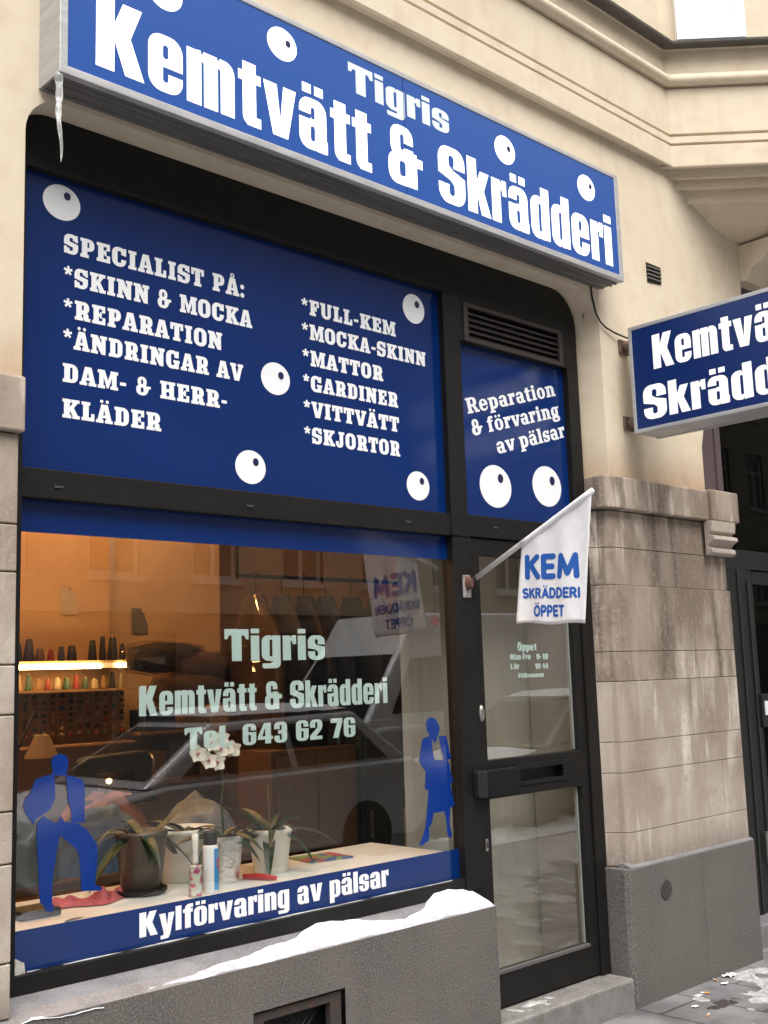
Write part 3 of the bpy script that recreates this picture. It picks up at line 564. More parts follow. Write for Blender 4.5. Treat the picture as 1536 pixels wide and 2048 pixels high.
m=MB(); m.tube([(3.95+.001,3.245+(2.838-3.245)*k/10,2.236+(2.425-2.236)*k/10) for k in range(11)],[.015]*10+[.013],12); m.build('sleeve',cloth_w,fl,smooth=True)
m=MB(); pl=lambda u,v:(3.95+rip(-u,v)-.0022,-u,v)
for s,y0,y1,z,c in (('KEM',3.238,2.930,2.076,.108),('SKRÄDDERI',3.258,2.934,1.990,.046),('ÖPPET',3.200,3.017,1.905,.050)): write(m,V,s,(-y0,z),(-y1,z-.018*(y0-y1)/.3),c,pl)
m.build('lettering',flag_blue,cl)
m=MB(); m.box(3.855,3.908,FR-.012,FR-.006,2.012,2.118); m.build('wall_plate',M('worn_grey_plate',(.28,.27,.27),.5,(.2,.12,.09),40,.5,.65),fl,bevel=.002)
m=MB(); m.lathe([(.0,-.03),(.011,-.03),(.016,-.012),(.018,0)],(3.884,FR-.012,2.078),16,'y'); m.v=[(x,y,2.078+(z-2.078)*1.9) for x,y,z in m.v]; m.build('socket',rust,fl)
m=MB(); m.tube([(3.89,FR-.02,2.09),(3.95,FR-.008,2.106)],.008,8); m.build('bracket',black,fl)

# ================================================================ signs
SY=3.27
sg = thing('shop_sign',(3.3,ST,3.72),'long blue lit sign board with white shop name and four eyes over the window','sign')
X0,X1,Z0,Z1=1.667,4.957,3.72,4.325
m=MB(); m.box(X0+.004,X1-.004,SY+.006,ST+.005,Z0+.004,Z1-.004); m.build('housing',alu,sg)
m=MB(); m.plate(A(rc(X0,Z0,X1,Z1))+S(rc(X0+.031,Z0+.031,X1-.034,Z1-.024)),facade(SY),facade(SY+.03)); m.build('frame',alu,sg,bevel=.003)
m=MB(); m.box(X0+.012,X1-.012,SY+.03,ST-.002,Z0-.001,Z0+.01)
for y in (SY+.045,SY+.075,SY+.13): m.box(X0+.006,X1-.006,y,y+.008,Z0-.006,Z0)
m.build('underside',alu_d,sg,bevel=.001)
m=MB(); m.box(X0+.02,X1-.02,SY+.004,SY+.0058,Z0+.02,Z1-.02); fc=m.build('face',blue_lit,sg)
pl=facade(SY+.003); m=MB(); write(m,N,'Kemtvätt & Skrädderi',(1.804,3.796),(4.866,3.786),.272,pl); m.build('lettering',white_lit,fc)
m=MB(); write(m,N,'Tigris',(2.990,4.126),(3.612,4.126),.131,pl); m.build('lettering',pale_white,fc)['label']='smaller greyish white word above the ampersand'
for e in ((2.085,4.190,.076,.072,2.117,4.204,.014),(2.634,4.196,.076,.070,2.664,4.207,.014),(4.008,4.176,.076,.072,4.037,4.190,.014),(4.664,4.172,.076,.070,4.700,4.188,.014)): eye(fc,*e,SY+.003,white_lit)
m=MB(); m.box(3.318,3.3205,SY+.0015,SY+.0035,Z0+.03,Z1-.025); m.build('seam',M('seam_blue',(.01,.04,.2),.5),fc)
# icicle
pts=[]; rs=[]
for k in range(26):
    t=k/25; pts.append((1.672+.012*t+.004*math.sin(t*9),SY+.018+.003*math.sin(t*7),3.722-.315*t)); rs.append(.0125*(1-t)**.8+.0018+.0016*math.sin(t*31)*(1-t))
o=MB().tube(pts,rs,12).build('icicle',ice,None,smooth=True); tag(o,'long clear icicle hanging from the left corner of the lit sign','icicle')
# projecting sign
HX=5.05; HT=.23
hg = thing('projecting_sign',(HX+.11,ST,2.905),'blue double sided sign with white shop name sticking out over the pavement','sign')
ya,yb,za,zb=3.332,1.95,2.905,3.497
m=MB(); m.box(HX+.004,HX+HT-.004,yb+.004,ya-.004,za+.004,zb-.004); m.build('housing',alu,hg)
side=lambda X:(lambda u,v:(X,-u,v))
for nm,xa,xb in (('frame',HX,HX+.03),('frame',HX+HT-.03,HX+HT)):
    m=MB(); m.plate(A(rc(-ya,za,-yb,zb))+S(rc(-ya+.022,za+.022,-yb-.022,zb-.022)),side(xa),side(xb)); m.build(nm,alu,hg,bevel=.003)
white_hang=M('brightened_white_letters',(.88,.87,.84),.45,emit=.22)  # emission added to lift the white of the projecting letters
blue_hang=M('blue_projecting_face',(.003,.0205,.118),.35,(.0035,.023,.132),1.5,.3,.7)
for X,sx in ((HX+.002,-1),(HX+HT-.0055,1)):
    m=MB(); m.box(X,X+.0035,yb+.015,ya-.015,za+.015,zb-.015); fc2=m.build('face',blue_hang,hg)
    if sx<0:
        m=MB(); pl=side(X-.001)
        write(m,N,'Kemtvätt &',(-3.185,3.232),(-2.135,3.232),.186,pl); write(m,N,'Skrädderi',(-3.262,2.968),(-2.21,2.968),.182,pl); m.build('lettering',white_hang,fc2)
    else:
        m=MB(); pl=lambda u,v:(X+.0045,u,v)
        write(m,N,'Kemtvätt &',(2.13,3.232),(3.18,3.232),.186,pl); write(m,N,'Skrädderi',(2.1,2.968),(3.15,2.968),.182,pl); m.build('lettering',white_hang,fc2)
for z in (3.425,2.99):
    m=MB(); m.tube([(HX+.09,ST,z),(HX+.09,ya-.01,z)],.016,10); m.box(HX+.045,HX+.135,ST-.012,ST,z-.04,z+.04); m.lathe([(0,0),(.03,0),(.03,.04),(.018,.055)],(HX+.09,ST-.065,z),14,'y'); m.build('bracket',M('rusty_bracket',(.10,.08,.07),.6,(.16,.09,.06),50),hg,bevel=.003)
# cables
o=MB().tube([(4.866,ST-.004,3.722),(4.872,ST-.006,3.66),(4.893,ST-.008,3.578),(4.925,ST-.012,3.53),(4.968,ST-.014,3.506),(5.04,ST-.02,3.488),(5.13,ST-.04,3.47),(5.14,ya-.005,3.46)],.005,8).build('cable',black,None,smooth=True); tag(o,'black cable drooping from the lit sign to the projecting sign','cable')
o=MB().tube([(4.90,3.475,3.74),(4.895,3.478,3.65),(4.88,3.50,3.56)],.003,6).build('cable',brown_m,None,smooth=True); tag(o,'thin cable hanging down the reveal beside the vent louvre','cable')
# ================================================================ neighbouring doorway
nd = thing('neighbour_door',(6.6,3.72,0),'dark glazed entrance door of the neighbour behind the right stone pier','door')
dg=M('dark_green_black_paint',(.006,.007,.0065),.5)
m=MB(); m.box(6.0,8.5,3.66,3.74,2.27,2.40); m.box(6.2,6.79,3.66,3.74,.10,2.27); m.box(8.0,8.5,3.66,3.74,.1,2.27); m.box(6.79,8.0,3.66,3.74,.10,.40); m.box(6.79,8.0,3.66,3.74,2.18,2.27); m.build('frame',dg,nd,bevel=.006)
m=MB(); m.box(6.72,6.745,3.65,3.66,.35,2.2); m.box(6.6,6.62,3.652,3.66,.12,2.27); m.build('moulding',M('worn_dark_green',(.016,.018,.017),.45),nd,bevel=.003)
m=MB(); m.add([(6.78,3.70,.39),(8.01,3.70,.39),(8.01,3.70,2.19),(6.78,3.70,2.19)],[[0,1,2,3]]); m.add([(6.2,3.70,2.40),(8.5,3.70,2.40),(8.5,3.70,4.2),(6.2,3.70,4.2)],[[0,1,2,3]]); m.build('glass_pane',pane_dark,nd)
m=MB(); m.box(6.76,6.93,3.635,3.659,1.26,1.47); m.build('intercom',black,nd,bevel=.004)
m=MB(); m.box(6.785,6.865,3.630,3.6345,1.335,1.425); m.build('name_card',M('white_card',(.75,.77,.82),.5),nd)
m=MB(); m.tube([(6.69,3.64,.42),(6.69,3.64,.62)],.012,8); m.build('bolt',steel,nd)
m=MB(); m.box(5.93,6.02,3.485,3.58,2.69,4.2); m.box(6.021,6.16,3.50,3.58,2.69,4.2); m.box(6.161,6.22,3.485,3.58,2.69,4.2); m.box(6.221,8.2,3.50,3.58,4.02,4.2); m.build('transom_frame',M('purple_brown_paint',(.085,.06,.065),.55),nd,bevel=.006)
m=MB(); m.box(6.0,8.6,4.35,4.40,0,4.3); m.build('black_hall_panel',M('black_hall_panel',(.008,.009,.008),.8),nd)  # near-black panel paints the darkness of the unlit hall
o=MB().box(6.12,8.5,3.52,4.35,-.1,.13).build('door_step',granite_top,None,bevel=.01); tag(o,'grey stone threshold of the neighbouring doorway','step')
st_=MB(); st_.box(3.84,4.843,GR,3.66,-.1,.148); o=st_.build('door_step',M('step_granite',(.19,.18,.17),.6,(.12,.11,.10),8,.4,.6,bump=.4,bscale=150,speck=(.3,.29,.28),k_scale=240),None,bevel=.014,seg=3); tag(o,'granite step in front of the shop door','step')
# ================================================================ snow, pavement, street
def sill_z(y): return .648+(y-GR)*(.061/(FR+.06-GR))
slush_ice=M('grey_ice',(.50,.52,.58),.3,(.36,.37,.42),30,.4,.6,bump=.6,bscale=90)
def lerp_tab(t,x):
    if x<=t[0][0]: return t[0][1]
    for (a,p),(b,q) in zip(t,t[1:]):
        if x<=b: k=(x-a)/(b-a); k=k*k*(3-2*k); return p+(q-p)*k
    return t[-1][1]
S_REAR=[(2.12,.15),(2.45,.42),(2.75,.72),(2.93,1.15),(3.08,1.0),(3.2,.72),(3.34,.50),(3.44,.62),(3.64,1.25),(3.84,1.3)]
S_H=[(2.12,0),(2.45,.013),(2.80,.019),(2.95,.024),(3.12,.018),(3.34,.010),(3.50,.020),(3.60,.030),(3.685,.040),(3.76,.028),(3.835,.008)]
def snow_h(x,y,thin=False):
    v=(y-GR)/(FR-GR); n=noise.noise(Vector((x*6,y*6,1.7))); n2=.45*noise.noise(Vector((x*22,y*24,4.1))); n3=.6*noise.noise(Vector((x*90,y*90,2)))
    fr=.20+.14*n+.10*n2+.03*n3; re=lerp_tab(S_REAR,x)+.10*n+.08*n2
    if thin: fr-=.20; re+=.02
    e=max(0,min(1,(v-fr)/.20))**.6*max(0,min(1,(re-v)/.22))**.6
    if thin: return .0065*e*(1+.8*n2)*(1 if 2.1<x<3.83 else 0)-.002
    return lerp_tab(S_H,x)*e*(1+.25*n+.18*n2+.08*n3)-.0018
for thin,mt,lab in ((False,snow_m,'white snow heaped along the stone sill under the display window'),(True,slush_ice,'thin grey ice crust along the front edge of the window sill')):
    m=MB(); m.grid(420,44,lambda u,v:(lambda x,y:(x,y,sill_z(y)+snow_h(x,y,thin)))(2.0+1.838*u,GR+.001+(FR-GR-.002)*v))
    o=m.build('snow' if not thin else 'ice_crust',mt,None,smooth=True); stuff(o,lab,'snow' if not thin else 'ice')
m=MB(); m.grid(60,24,lambda u,v:(lambda x,y:(x,y,sill_z(y)+.014*max(0,1-abs(x-1.68)/.09)*max(0,1-(y-GR)/.06)+.004*noise.noise(Vector((x*30,y*30,0)))-.008))(1.56+.36*u,GR-.004+.12*v))
o=m.build('snow',snow_m,None,smooth=True); stuff(o,'small frozen lump of snow at the left end of the sill','snow')
m=MB(); m.grid(70,16,lambda u,v:(lambda x,y:(x,y,.149+.018*max(0,noise.noise(Vector((x*16,y*20,3)))+.30-abs(v-.6)*1.0)*(1-abs(2*u-1)**4)-.002))(4.03+.30*u,3.44+.10*v))
o=m.build('snow',slush,None,smooth=True); stuff(o,'strip of dirty icy snow along the foot of the shop door','snow')

def paving(name,brick,c1,c2,mort,wet):
    m=bpy.data.materials.new(name); m.use_nodes=True; nt=m.node_tree; p=nt.nodes['Principled BSDF']; L=nt.links
    geo=nt.nodes.new('ShaderNodeNewGeometry'); mp=nt.nodes.new('ShaderNodeMapping'); mp.inputs['Rotation'].default_value=(0,0,math.radians(90)); mp.inputs['Location'].default_value=(.12,.05,0); L.new(geo.outputs['Position'],mp.inputs['Vector'])
    b=nt.nodes.new('ShaderNodeTexBrick'); b.inputs['Scale'].default_value=1; b.inputs['Brick Width'].default_value=brick[0]; b.inputs['Row Height'].default_value=brick[1]; b.inputs['Mortar Size'].default_value=.006
    b.inputs['Color1'].default_value=(*c1,1); b.inputs['Color2'].default_value=(*c2,1); b.inputs['Mortar'].default_value=(*mort,1); L.new(mp.outputs[0],b.inputs['Vector'])
    n=nt.nodes.new('ShaderNodeTexNoise'); n.inputs['Scale'].default_value=3.2; n.inputs['Detail'].default_value=8; L.new(geo.outputs['Position'],n.inputs['Vector'])
    r=nt.nodes.new('ShaderNodeMapRange'); r.inputs['From Min'].default_value=.42; r.inputs['From Max'].default_value=.62; L.new(n.outputs['Fac'],r.inputs['Value'])
    x=nt.nodes.new('ShaderNodeMix'); x.data_type='RGBA'; x.blend_type='MULTIPLY'; x.inputs['B'].default_value=(*wet,1); L.new(r.outputs[0],x.inputs['Factor']); L.new(b.outputs['Color'],x.inputs['A'])
    n2=nt.nodes.new('ShaderNodeTexNoise'); n2.inputs['Scale'].default_value=190; n2.inputs['Detail'].default_value=2; L.new(geo.outputs['Position'],n2.inputs['Vector'])
    x2=nt.nodes.new('ShaderNodeMix'); x2.data_type='RGBA'; x2.blend_type='OVERLAY'; x2.inputs['Factor'].default_value=.45; L.new(x.outputs['Result'],x2.inputs['A']); L.new(n2.outputs['Fac'],x2.inputs['B'])
    L.new(x2.outputs['Result'],p.inputs['Base Color'])
    rr2=nt.nodes.new('ShaderNodeMapRange'); rr2.inputs['To Min'].default_value=.75; rr2.inputs['To Max'].default_value=.38; L.new(r.outputs[0],rr2.inputs['Value']); L.new(rr2.outputs[0],p.inputs['Roughness'])
    bp=nt.nodes.new('ShaderNodeBump'); bp.inputs['Strength'].default_value=.5; bp.inputs['Distance'].default_value=.004; L.new(b.outputs['Fac'],bp.inputs['Height']); bp.invert=True; L.new(bp.outputs[0],p.inputs['Normal'])
    return m
pv=paving('pavement_slabs',(.70,.35),(.17,.165,.17),(.21,.20,.20),(.05,.045,.04),(.55,.54,.56))
structure(MB().box(-30,60,-.18,3.75,-.25,0).build('pavement',pv))
structure(MB().box(-30,60,-.30,-.184,-.25,.004).build('kerb',granite_top,None,bevel=.01))
asphalt=M('asphalt',(.05,.05,.052),.7,(.10,.10,.10),4,.4,.6,bump=.5,bscale=200)
structure(MB().box(-30,60,-9.2,-.304,-.25,-.12).build('road',asphalt)); structure(MB().box(-30,60,-12,-9.204,-.25,0).build('pavement',pv))
structure(MB().box(-250,250,-250,250,-.6,-.255).build('ground',asphalt))
def patch(x0,x1,y0,y1,nx,ny,fn):
    g=MB(); g.grid(nx,ny,lambda u,v:(lambda x,y:(x,y,fn(x,y)))(x0+(x1-x0)*u,y0+(y1-y0)*v)); return g
def slush_h(x,y):
    n=noise.fractal(Vector((x*2.3,y*2.3,2.2)),.7,2.2,5); n2=noise.noise(Vector((x*22,y*22,0)))
    th=.25+.35*max(0,(y-2.4))-.6*max(0,1.7-y)-.16*math.exp(-((x-5.6)/.45)**2-((y-3.07)/.16)**2)
    return max(-.004,min(.03,(n-th)*.05+.003*n2))
o=patch(3.2,12,-.1,3.36,330,130,slush_h).build('snow',slush,None,smooth=True); stuff(o,'trodden patches of dirty snow and slush on the pavement','snow')
def bank(x,y):
    t=(y+.9)/.75; return -.13+.17*math.exp(-(t*1.6)**2)*(.7+.5*noise.noise(Vector((x*1.1,y,5))))+.06*noise.fractal(Vector((x*4,y*4,1)),.8,2,4)
o=patch(-8,30,-1.45,-.12,360,34,bank).build('snow',snow_m,None,smooth=True); stuff(o,'long bank of shovelled snow between pavement and parked vehicles','snow')
butt_w=M('cigarette_paper',(.75,.73,.68),.8); butt_o=M('cigarette_filter',(.62,.28,.08),.8)
def butt(x,y,a,label):
    t=thing('cigarette_butt',(x,y,.006),label,'cigarette butt','litter on the pavement'); d=Vector((math.cos(a),math.sin(a),0)); c=Vector((x,y,.007))
    MB().tube([c,c+d*.025],.004,8).build('filter',butt_o,t); MB().tube([c+d*.0255,c+d*.045],.0038,8).build('paper',butt_w,t)
butt(4.945,3.075,.3,'orange and white cigarette butt nearest the camera on the paving'); butt(5.30,3.27,2.2,'cigarette butt lying close to the right granite plinth'); butt(5.52,3.352,1.0,'cigarette butt against the foot of the plinth near its right end')
dirt_m=M('wet_dirt',(.035,.028,.024),.8,bump=1,bscale=90)
def dirt_h(x,y): return -.006+.020*max(0,1-((x-5.19)/.17)**2-((y-3.13)/.06)**2)*(.6+noise.noise(Vector((x*30,y*30,2))))
o=patch(5.0,5.38,3.06,3.20,60,30,dirt_h).build('dirt',dirt_m,None,smooth=True); stuff(o,'small heap of dark wet dirt on the paving','dirt')
for k,(x,y,s) in enumerate(((5.655,3.385-.03,.05),(5.50,3.30,.028),(5.22,3.285,.024),(5.05,3.20,.022))):
    m=MB(); m.grid(5,4,lambda u,v:(x+(u-.5)*s*1.5+.2*s*math.sin(v*5),y+(v-.5)*s,.006+.2*s*abs(math.sin(u*5+v*4+k))))
    o=m.build('paper_scrap',butt_w); tag(o,['crumpled scrap of white paper at the foot of the right plinth','small white paper scrap halfway along the plinth','white paper scrap beside the dark dirt','tiny white scrap nearest the door step'][k],'paper scrap','litter on the pavement')

# ================================================================ inside the shop
tan=M('tan_wall_paint',(.50,.36,.23),.8,(.44,.31,.19),2,.4,.6)
structure(MB().box(-.5,6.1,6.4,6.5,0,3.4).build('interior_wall',tan)); structure(MB().box(-.6,-.5,3.7,6.5,0,3.4).build('interior_wall',tan))
structure(MB().box(6.1,6.2,3.9,6.5,0,3.4).build('interior_wall',tan)); structure(MB().box(-.6,6.2,3.62,6.5,3.4,3.5).build('interior_ceiling',tan))
floor_m=M('shop_floor',(.20,.17,.14),.5,(.16,.13,.11),5); structure(MB().box(-.6,6.2,3.61,6.5,.02,.14).build('interior_floor',floor_m))
wht=M('white_laminate',(.72,.71,.67),.35); pot_w=M('white_glazed_pot',(.78,.77,.72),.3)
ds=thing('display_shelf',(2.7,3.62,.14),'white display counter inside the shop window carrying the potted plants','counter')
SZ=.862
MB().box(1.64,3.80,3.605,4.16,SZ-.03,SZ).build('counter_top',wht,ds,bevel=.003); MB().box(1.66,3.78,3.62,3.64,.14,SZ-.031).build('front_panel',wht,ds); MB().box(1.66,3.78,4.12,4.14,.14,SZ-.031).build('rear_panel',wht,ds)
# pots and orchids
leaf_m=M('orchid_leaf',(.010,.026,.010),.4,(.016,.038,.015),18,.4,.6); petal_m=M('orchid_petal',(.80,.78,.70),.6); lip_m=M('orchid_lip',(.45,.12,.22),.6); stem_m=M('plant_stem',(.07,.10,.035),.6); soil=M('bark_soil',(.05,.03,.02),.9,(.12,.07,.04),60,.45,.6,bump=1,bscale=60)
def leaf(mb,base,az,length,width,rise,droop):
    d=Vector((math.cos(az),math.sin(az),0)); s=Vector((-d.y,d.x,0))
    def P(u,v):
        w=width*math.sin(math.pi*min(1,u*.92+.08))**.6*(1-.25*u); c=Vector(base)+d*length*u+Vector((0,0,rise*u*1.7-droop*u*u*2.6))
        return c+s*w*(v-.5)+Vector((0,0,-.25*w*(1-abs(2*v-1))))
    mb.grid(10,4,P)
def plant(root,c,leaves,seed):
    r=random.Random(seed); m=MB()
    for az,L,w,ri,dr_ in leaves: leaf(m,(c[0],c[1],c[2]),math.radians(az),L,w,ri,dr_)
    for _ in range(7): leaf(m,(c[0]+r.uniform(-.03,.03),c[1]+r.uniform(-.03,.03),c[2]),r.uniform(0,6.28),r.uniform(.12,.28),r.uniform(.022,.05),r.uniform(.05,.13),r.uniform(.03,.10))
    m.build('leaves',leaf_m,root,smooth=True)
def flower(root,c,fx):
    m=MB(); f=Vector(fx).normalized(); a=f.orthogonal().normalized(); b=f.cross(a)
    for k in range(5):
        t=2*math.pi*k/5+.3; d=a*math.cos(t)+b*math.sin(t); s=f.cross(d); w=.042 if k in(1,4) else .030
        m.grid(5,4,lambda u,v:Vector(c)+d*.036*u+s*w*(v-.5)*math.sin(math.pi*(.15+.8*u))+f*(.012*u*u))
    o=m.build('flower',petal_m,root,smooth=True); MB().lathe([(0,-.006),(.008,0),(0,.008)],tuple(Vector(c)+f*.006),8).build('lip',lip_m,o)
def pot(label,c,r0,r1,h,mat,leaves,seed,saucer=None,wob=0,inner=soil):
    t=thing('potted_plant',(c[0],c[1],SZ),label,'potted plant','plants on the window counter'); z=SZ+(.012 if saucer else .001)
    MB().lathe([(r0*.96,0),(r0,.004),(r1,h-.02),(r1*1.03,h-.018),(r1*1.03,h),(r1*.95,h),(r1*.93,h-.025)],(c[0],c[1],z),36,wob=wob).build('pot',mat,t,smooth=not wob)
    MB().lathe([(0,h-.03),(r1*.92,h-.024)],(c[0],c[1],z),24).build('soil',inner,t)
    if saucer: MB().lathe([(r0*1.05,0),(r0*1.3,.012),(r0*1.3,.022),(r0*1.25,.022),(r0*1.1,.006)],(c[0],c[1],SZ+.001),32).build('saucer',saucer,t)
    plant(t,(c[0],c[1],z+h-.03),leaves,seed); return t
dark_pot=M('dark_plastic_pot',(.05,.042,.036),.4,(.10,.075,.06),14,.45,.65); foil=M('silver_foil',(.75,.75,.75),.22,metal=.9,bump=1,bscale=45)
pot('dark brown plastic pot on a saucer with drooping strap leaves',(2.375,3.92),.076,.098,.225,dark_pot,[(200,.30,.055,.06,.10),(150,.22,.05,.08,.06),(20,.26,.06,.07,.11),(330,.22,.05,.05,.09),(250,.2,.05,.07,.08),(80,.22,.05,.1,.05)],1,saucer=black)
t=pot('silver foil wrapped pot holding the white flowering orchid',(2.72,3.86),.058,.078,.185,foil,[(200,.24,.065,.05,.10),(10,.2,.06,.08,.06),(300,.16,.055,.06,.07),(100,.2,.06,.09,.05),(170,.22,.06,.08,.05)],2,wob=.02)
stem=[(2.72,3.86,SZ+.16),(2.70,3.85,SZ+.28),(2.70,3.83,SZ+.42),(2.66,3.80,SZ+.52),(2.60,3.78,SZ+.555),(2.545,3.77,SZ+.535)]
MB().tube(stem,.003,6).build('stem',stem_m,t); MB().tube([(2.725,3.865,SZ+.15),(2.70,3.85,SZ+.50)],.0025,6).build('stake',black,t)
for k,(x,y,z) in enumerate(((2.535,3.765,1.385),(2.58,3.76,1.355),(2.625,3.765,1.345),(2.61,3.775,1.42),(2.655,3.78,1.435),(2.69,3.79,1.40),(2.725,3.80,1.39),(2.645,3.77,1.395))): flower(t,(x,y,z),(-.4+.2*(k%3),-.85,.1*(k%2)))
t=pot('plain white glazed pot with a cluster of dark green leaves',(2.985,3.90),.070,.091,.178,pot_w,[(190,.24,.06,.06,.07),(230,.18,.06,.06,.1),(350,.34,.05,.09,.09),(20,.26,.055,.1,.05),(300,.2,.06,.07,.09),(90,.22,.06,.12,.04),(140,.2,.05,.12,.03)],3)
MB().tube([(2.985,3.90,1.0),(3.0,3.93,1.22)],.003,6).build('stem',stem_m,t)
pot('wide white planter standing behind the spray can',(2.66,4.06),.11,.125,.205,pot_w,[(200,.2,.05,.08,.08),(20,.2,.05,.08,.08),(120,.2,.05,.1,.05)],4)
# small things on the counter
t=thing('spray_can',(2.555,3.715,SZ),'white and blue spray can with a black cap on the counter','spray can')
MB().lathe([(.0,.001),(.029,.001),(.030,.006),(.030,.170),(.026,.178)],(2.555,3.715,SZ),28).build('body',M('white_can_enamel',(.75,.77,.80),.3),t,smooth=True); MB().lathe([(.026,.179),(.0265,.224),(.023,.229),(0,.229)],(2.555,3.715,SZ),24).build('cap',black,t)
def wrap(mb,c,r,a0,a1,z0,z1): mb.grid(10,1,lambda u,v:(c[0]+r*math.cos(math.radians(a0+(a1-a0)*u)),c[1]+r*math.sin(math.radians(a0+(a1-a0)*u)),z0+(z1-z0)*v))
m=MB(); wrap(m,(2.555,3.715),.0305,262,340,SZ+.012,SZ+.165); lb=m.build('label_band',M('bright_blue_label',(.03,.28,.66),.4),t); m=MB(); wrap(m,(2.555,3.715),.031,285,330,SZ+.09,SZ+.13); m.build('red_patch',M('red_label',(.5,.05,.12),.5),lb)
t=thing('lint_roller',(2.475,3.70,SZ),'upright lint roller with a white handle and patterned sleeve on the counter','lint roller')
MB().lathe([(0,.001),(.026,.001),(.026,.010),(.024,.012),(.024,.108),(.026,.112),(.0,.116)],(2.475,3.70,SZ),24).build('roller',M('green_pink_sleeve',(.50,.55,.45),.5,(.45,.06,.2),45,.5,.55),t,smooth=True); MB().lathe([(.010,.117),(.012,.13),(.009,.16),(.013,.20),(.014,.225),(.0,.232)],(2.475,3.70,SZ),16).build('handle',pot_w,t,smooth=True)
t=thing('magazine',(3.32,3.98,SZ),'colourful magazine lying flat near the right end of the counter','magazine')
m=MB(); m.pxy([(3.215,3.915),(3.43,3.875),(3.445,4.055),(3.235,4.09)],SZ+.001,SZ+.009); m.build('pages',M('magazine_cover',(.45,.10,.10),.35,(.25,.35,.12),12,.48,.52,speck=(.08,.14,.35),k_scale=18,k_lo=.55,k_hi=.57),t)
o=MB().tube([(2.80,3.84,SZ+.012),(2.83,3.78,SZ+.014),(2.86,3.70,SZ+.012)],[.010,.013,.008],8).build('scissors_case',M('red_plastic',(.5,.03,.03),.35),None); tag(o,'red plastic case lying beside the white glazed pot','case')
m=MB(); m.grid(40,20,lambda u,v:(1.98+.36*u,3.86+.15*v+.03*math.sin(u*9),SZ+.004+.045*abs(noise.noise(Vector((u*6,v*4,2))))*(1-abs(2*v-1))*(1-abs(2*u-1)**3)*2.4))
o=m.build('pink_cloth',M('pink_fabric',(.50,.13,.16),.9,(.38,.08,.10),20),None,smooth=True); tag(o,'crumpled pink cloth at the left end of the counter','cloth')
m=MB(); m.box(1.83,1.98,3.80,3.93,SZ+.001,SZ+.03); o=m.build('black_tray',black,None,bevel=.006); tag(o,'small black tray in the left corner of the counter','tray')
leafm=MB(); leaf(leafm,(1.93,3.68,SZ+.002),.3,.09,.02,.005,.004); o=leafm.build('fallen_leaf',M('dry_leaf',(.05,.04,.025),.8),None); tag(o,'dark fallen leaf near the front edge of the counter','leaf')
# garment heaps on the work table
tb=thing('work_table',(2.9,4.95,.14),'work table behind the counter piled with garments','table'); wood=M('dark_wood',(.10,.06,.035),.5,(.07,.04,.025),6,stretch=(1,8,8))
MB().box(1.9,3.9,4.55,5.35,.80,.84).build('tabletop',wood,tb,bevel=.004)
for x in (1.95,3.85):
    for y in (4.6,5.3): MB().box(x-.025,x+.025,y-.025,y+.025,.14,.80).build('leg',wood,tb)
def heap(label,c,sx,sy,h,mat,seed,cat='garment'):
    def P(u,v):
        a=2*math.pi*u; q=v; k=1+.22*noise.noise(Vector((math.cos(a)*2,math.sin(a)*2,seed)))
        zz=h*(1-q**2.4)*(1+.35*noise.noise(Vector((math.cos(a)*q*3+seed,math.sin(a)*q*3,q*2))))
        return (c[0]+sx*q*k*math.cos(a),c[1]+sy*q*k*math.sin(a),c[2]+max(0.001,zz))
    g=MB(); g.grid(36,10,P); o=g.build('folded_garment',mat,None,smooth=True); tag(o,label,cat,'garments heaped on the work table')
fm=lambda n,c,c2=None:M(n,c,.9,c2 or tuple(k*.6 for k in c),14,.4,.65,bump=.6,bscale=40)
heap('blue denim heap behind the man silhouette',(2.65,4.75,.84),.30,.18,.26,fm('denim',(.07,.13,.24)),1)
heap('pale grey blue shirt heap behind the dark plant pot',(3.22,4.78,.84),.26,.18,.24,fm('pale_shirt',(.26,.33,.42)),2)
heap('dark green garment heap at the left end of the table',(2.2,4.75,.84),.26,.2,.38,fm('dark_green_cloth',(.03,.06,.045)),3)
heap('dusty pink garment heap under the sewing machine',(2.85,5.1,.84),.34,.2,.30,fm('dusty_pink',(.30,.14,.11)),4)
# sewing machine
sm_=thing('sewing_machine',(2.95,5.15,1.05),'dark sewing machine on the work table among the garments','sewing machine'); dk=M('dark_machine_enamel',(.012,.011,.01),.65)
MB().box(2.66,3.22,5.02,5.2,1.08,1.13).build('bed',dk,sm_,bevel=.01); m=MB(); m.pxz([(2.68,1.13),(2.68,1.37),(2.72,1.40),(3.17,1.42),(3.2,1.38),(3.2,1.13),(3.08,1.13),(3.06,1.29),(2.80,1.28),(2.79,1.13)],5.05,5.17); m.build('arm',dk,sm_,bevel=.015)
MB().lathe([(0,0),(.06,0),(.065,.01),(.06,.025),(0,.025)],(3.205,5.11,1.33),20,'x').build('hand_wheel',steel,sm_); MB().lathe([(0,-.02),(.018,-.01),(.02,.01),(0,.02)],(2.86,5.03,1.24),12).build('work_light',M('lit_bulb',(1,.62,.25),.5,emit=3),sm_)
lp=thing('desk_lamp',(2.42,5.2,1.2),'small cone shaded desk lamp on the left of the work table','lamp'); MB().lathe([(.03,.16),(.035,.155),(.085,.05),(.08,.05)],(2.62,5.25,1.27),20).build('shade',M('cream_shade',(.20,.14,.09),.7),lp); MB().tube([(2.62,5.25,1.44),(2.60,5.28,1.55),(2.5,5.32,1.3),(2.48,5.32,.86)],.008,6).build('arm',dk,lp); MB().lathe([(0,0),(.07,0),(.07,.02),(0,.025)],(2.48,5.32,.84),18).build('base',dk,lp)
sm_.scale=(.75,.75,.75)
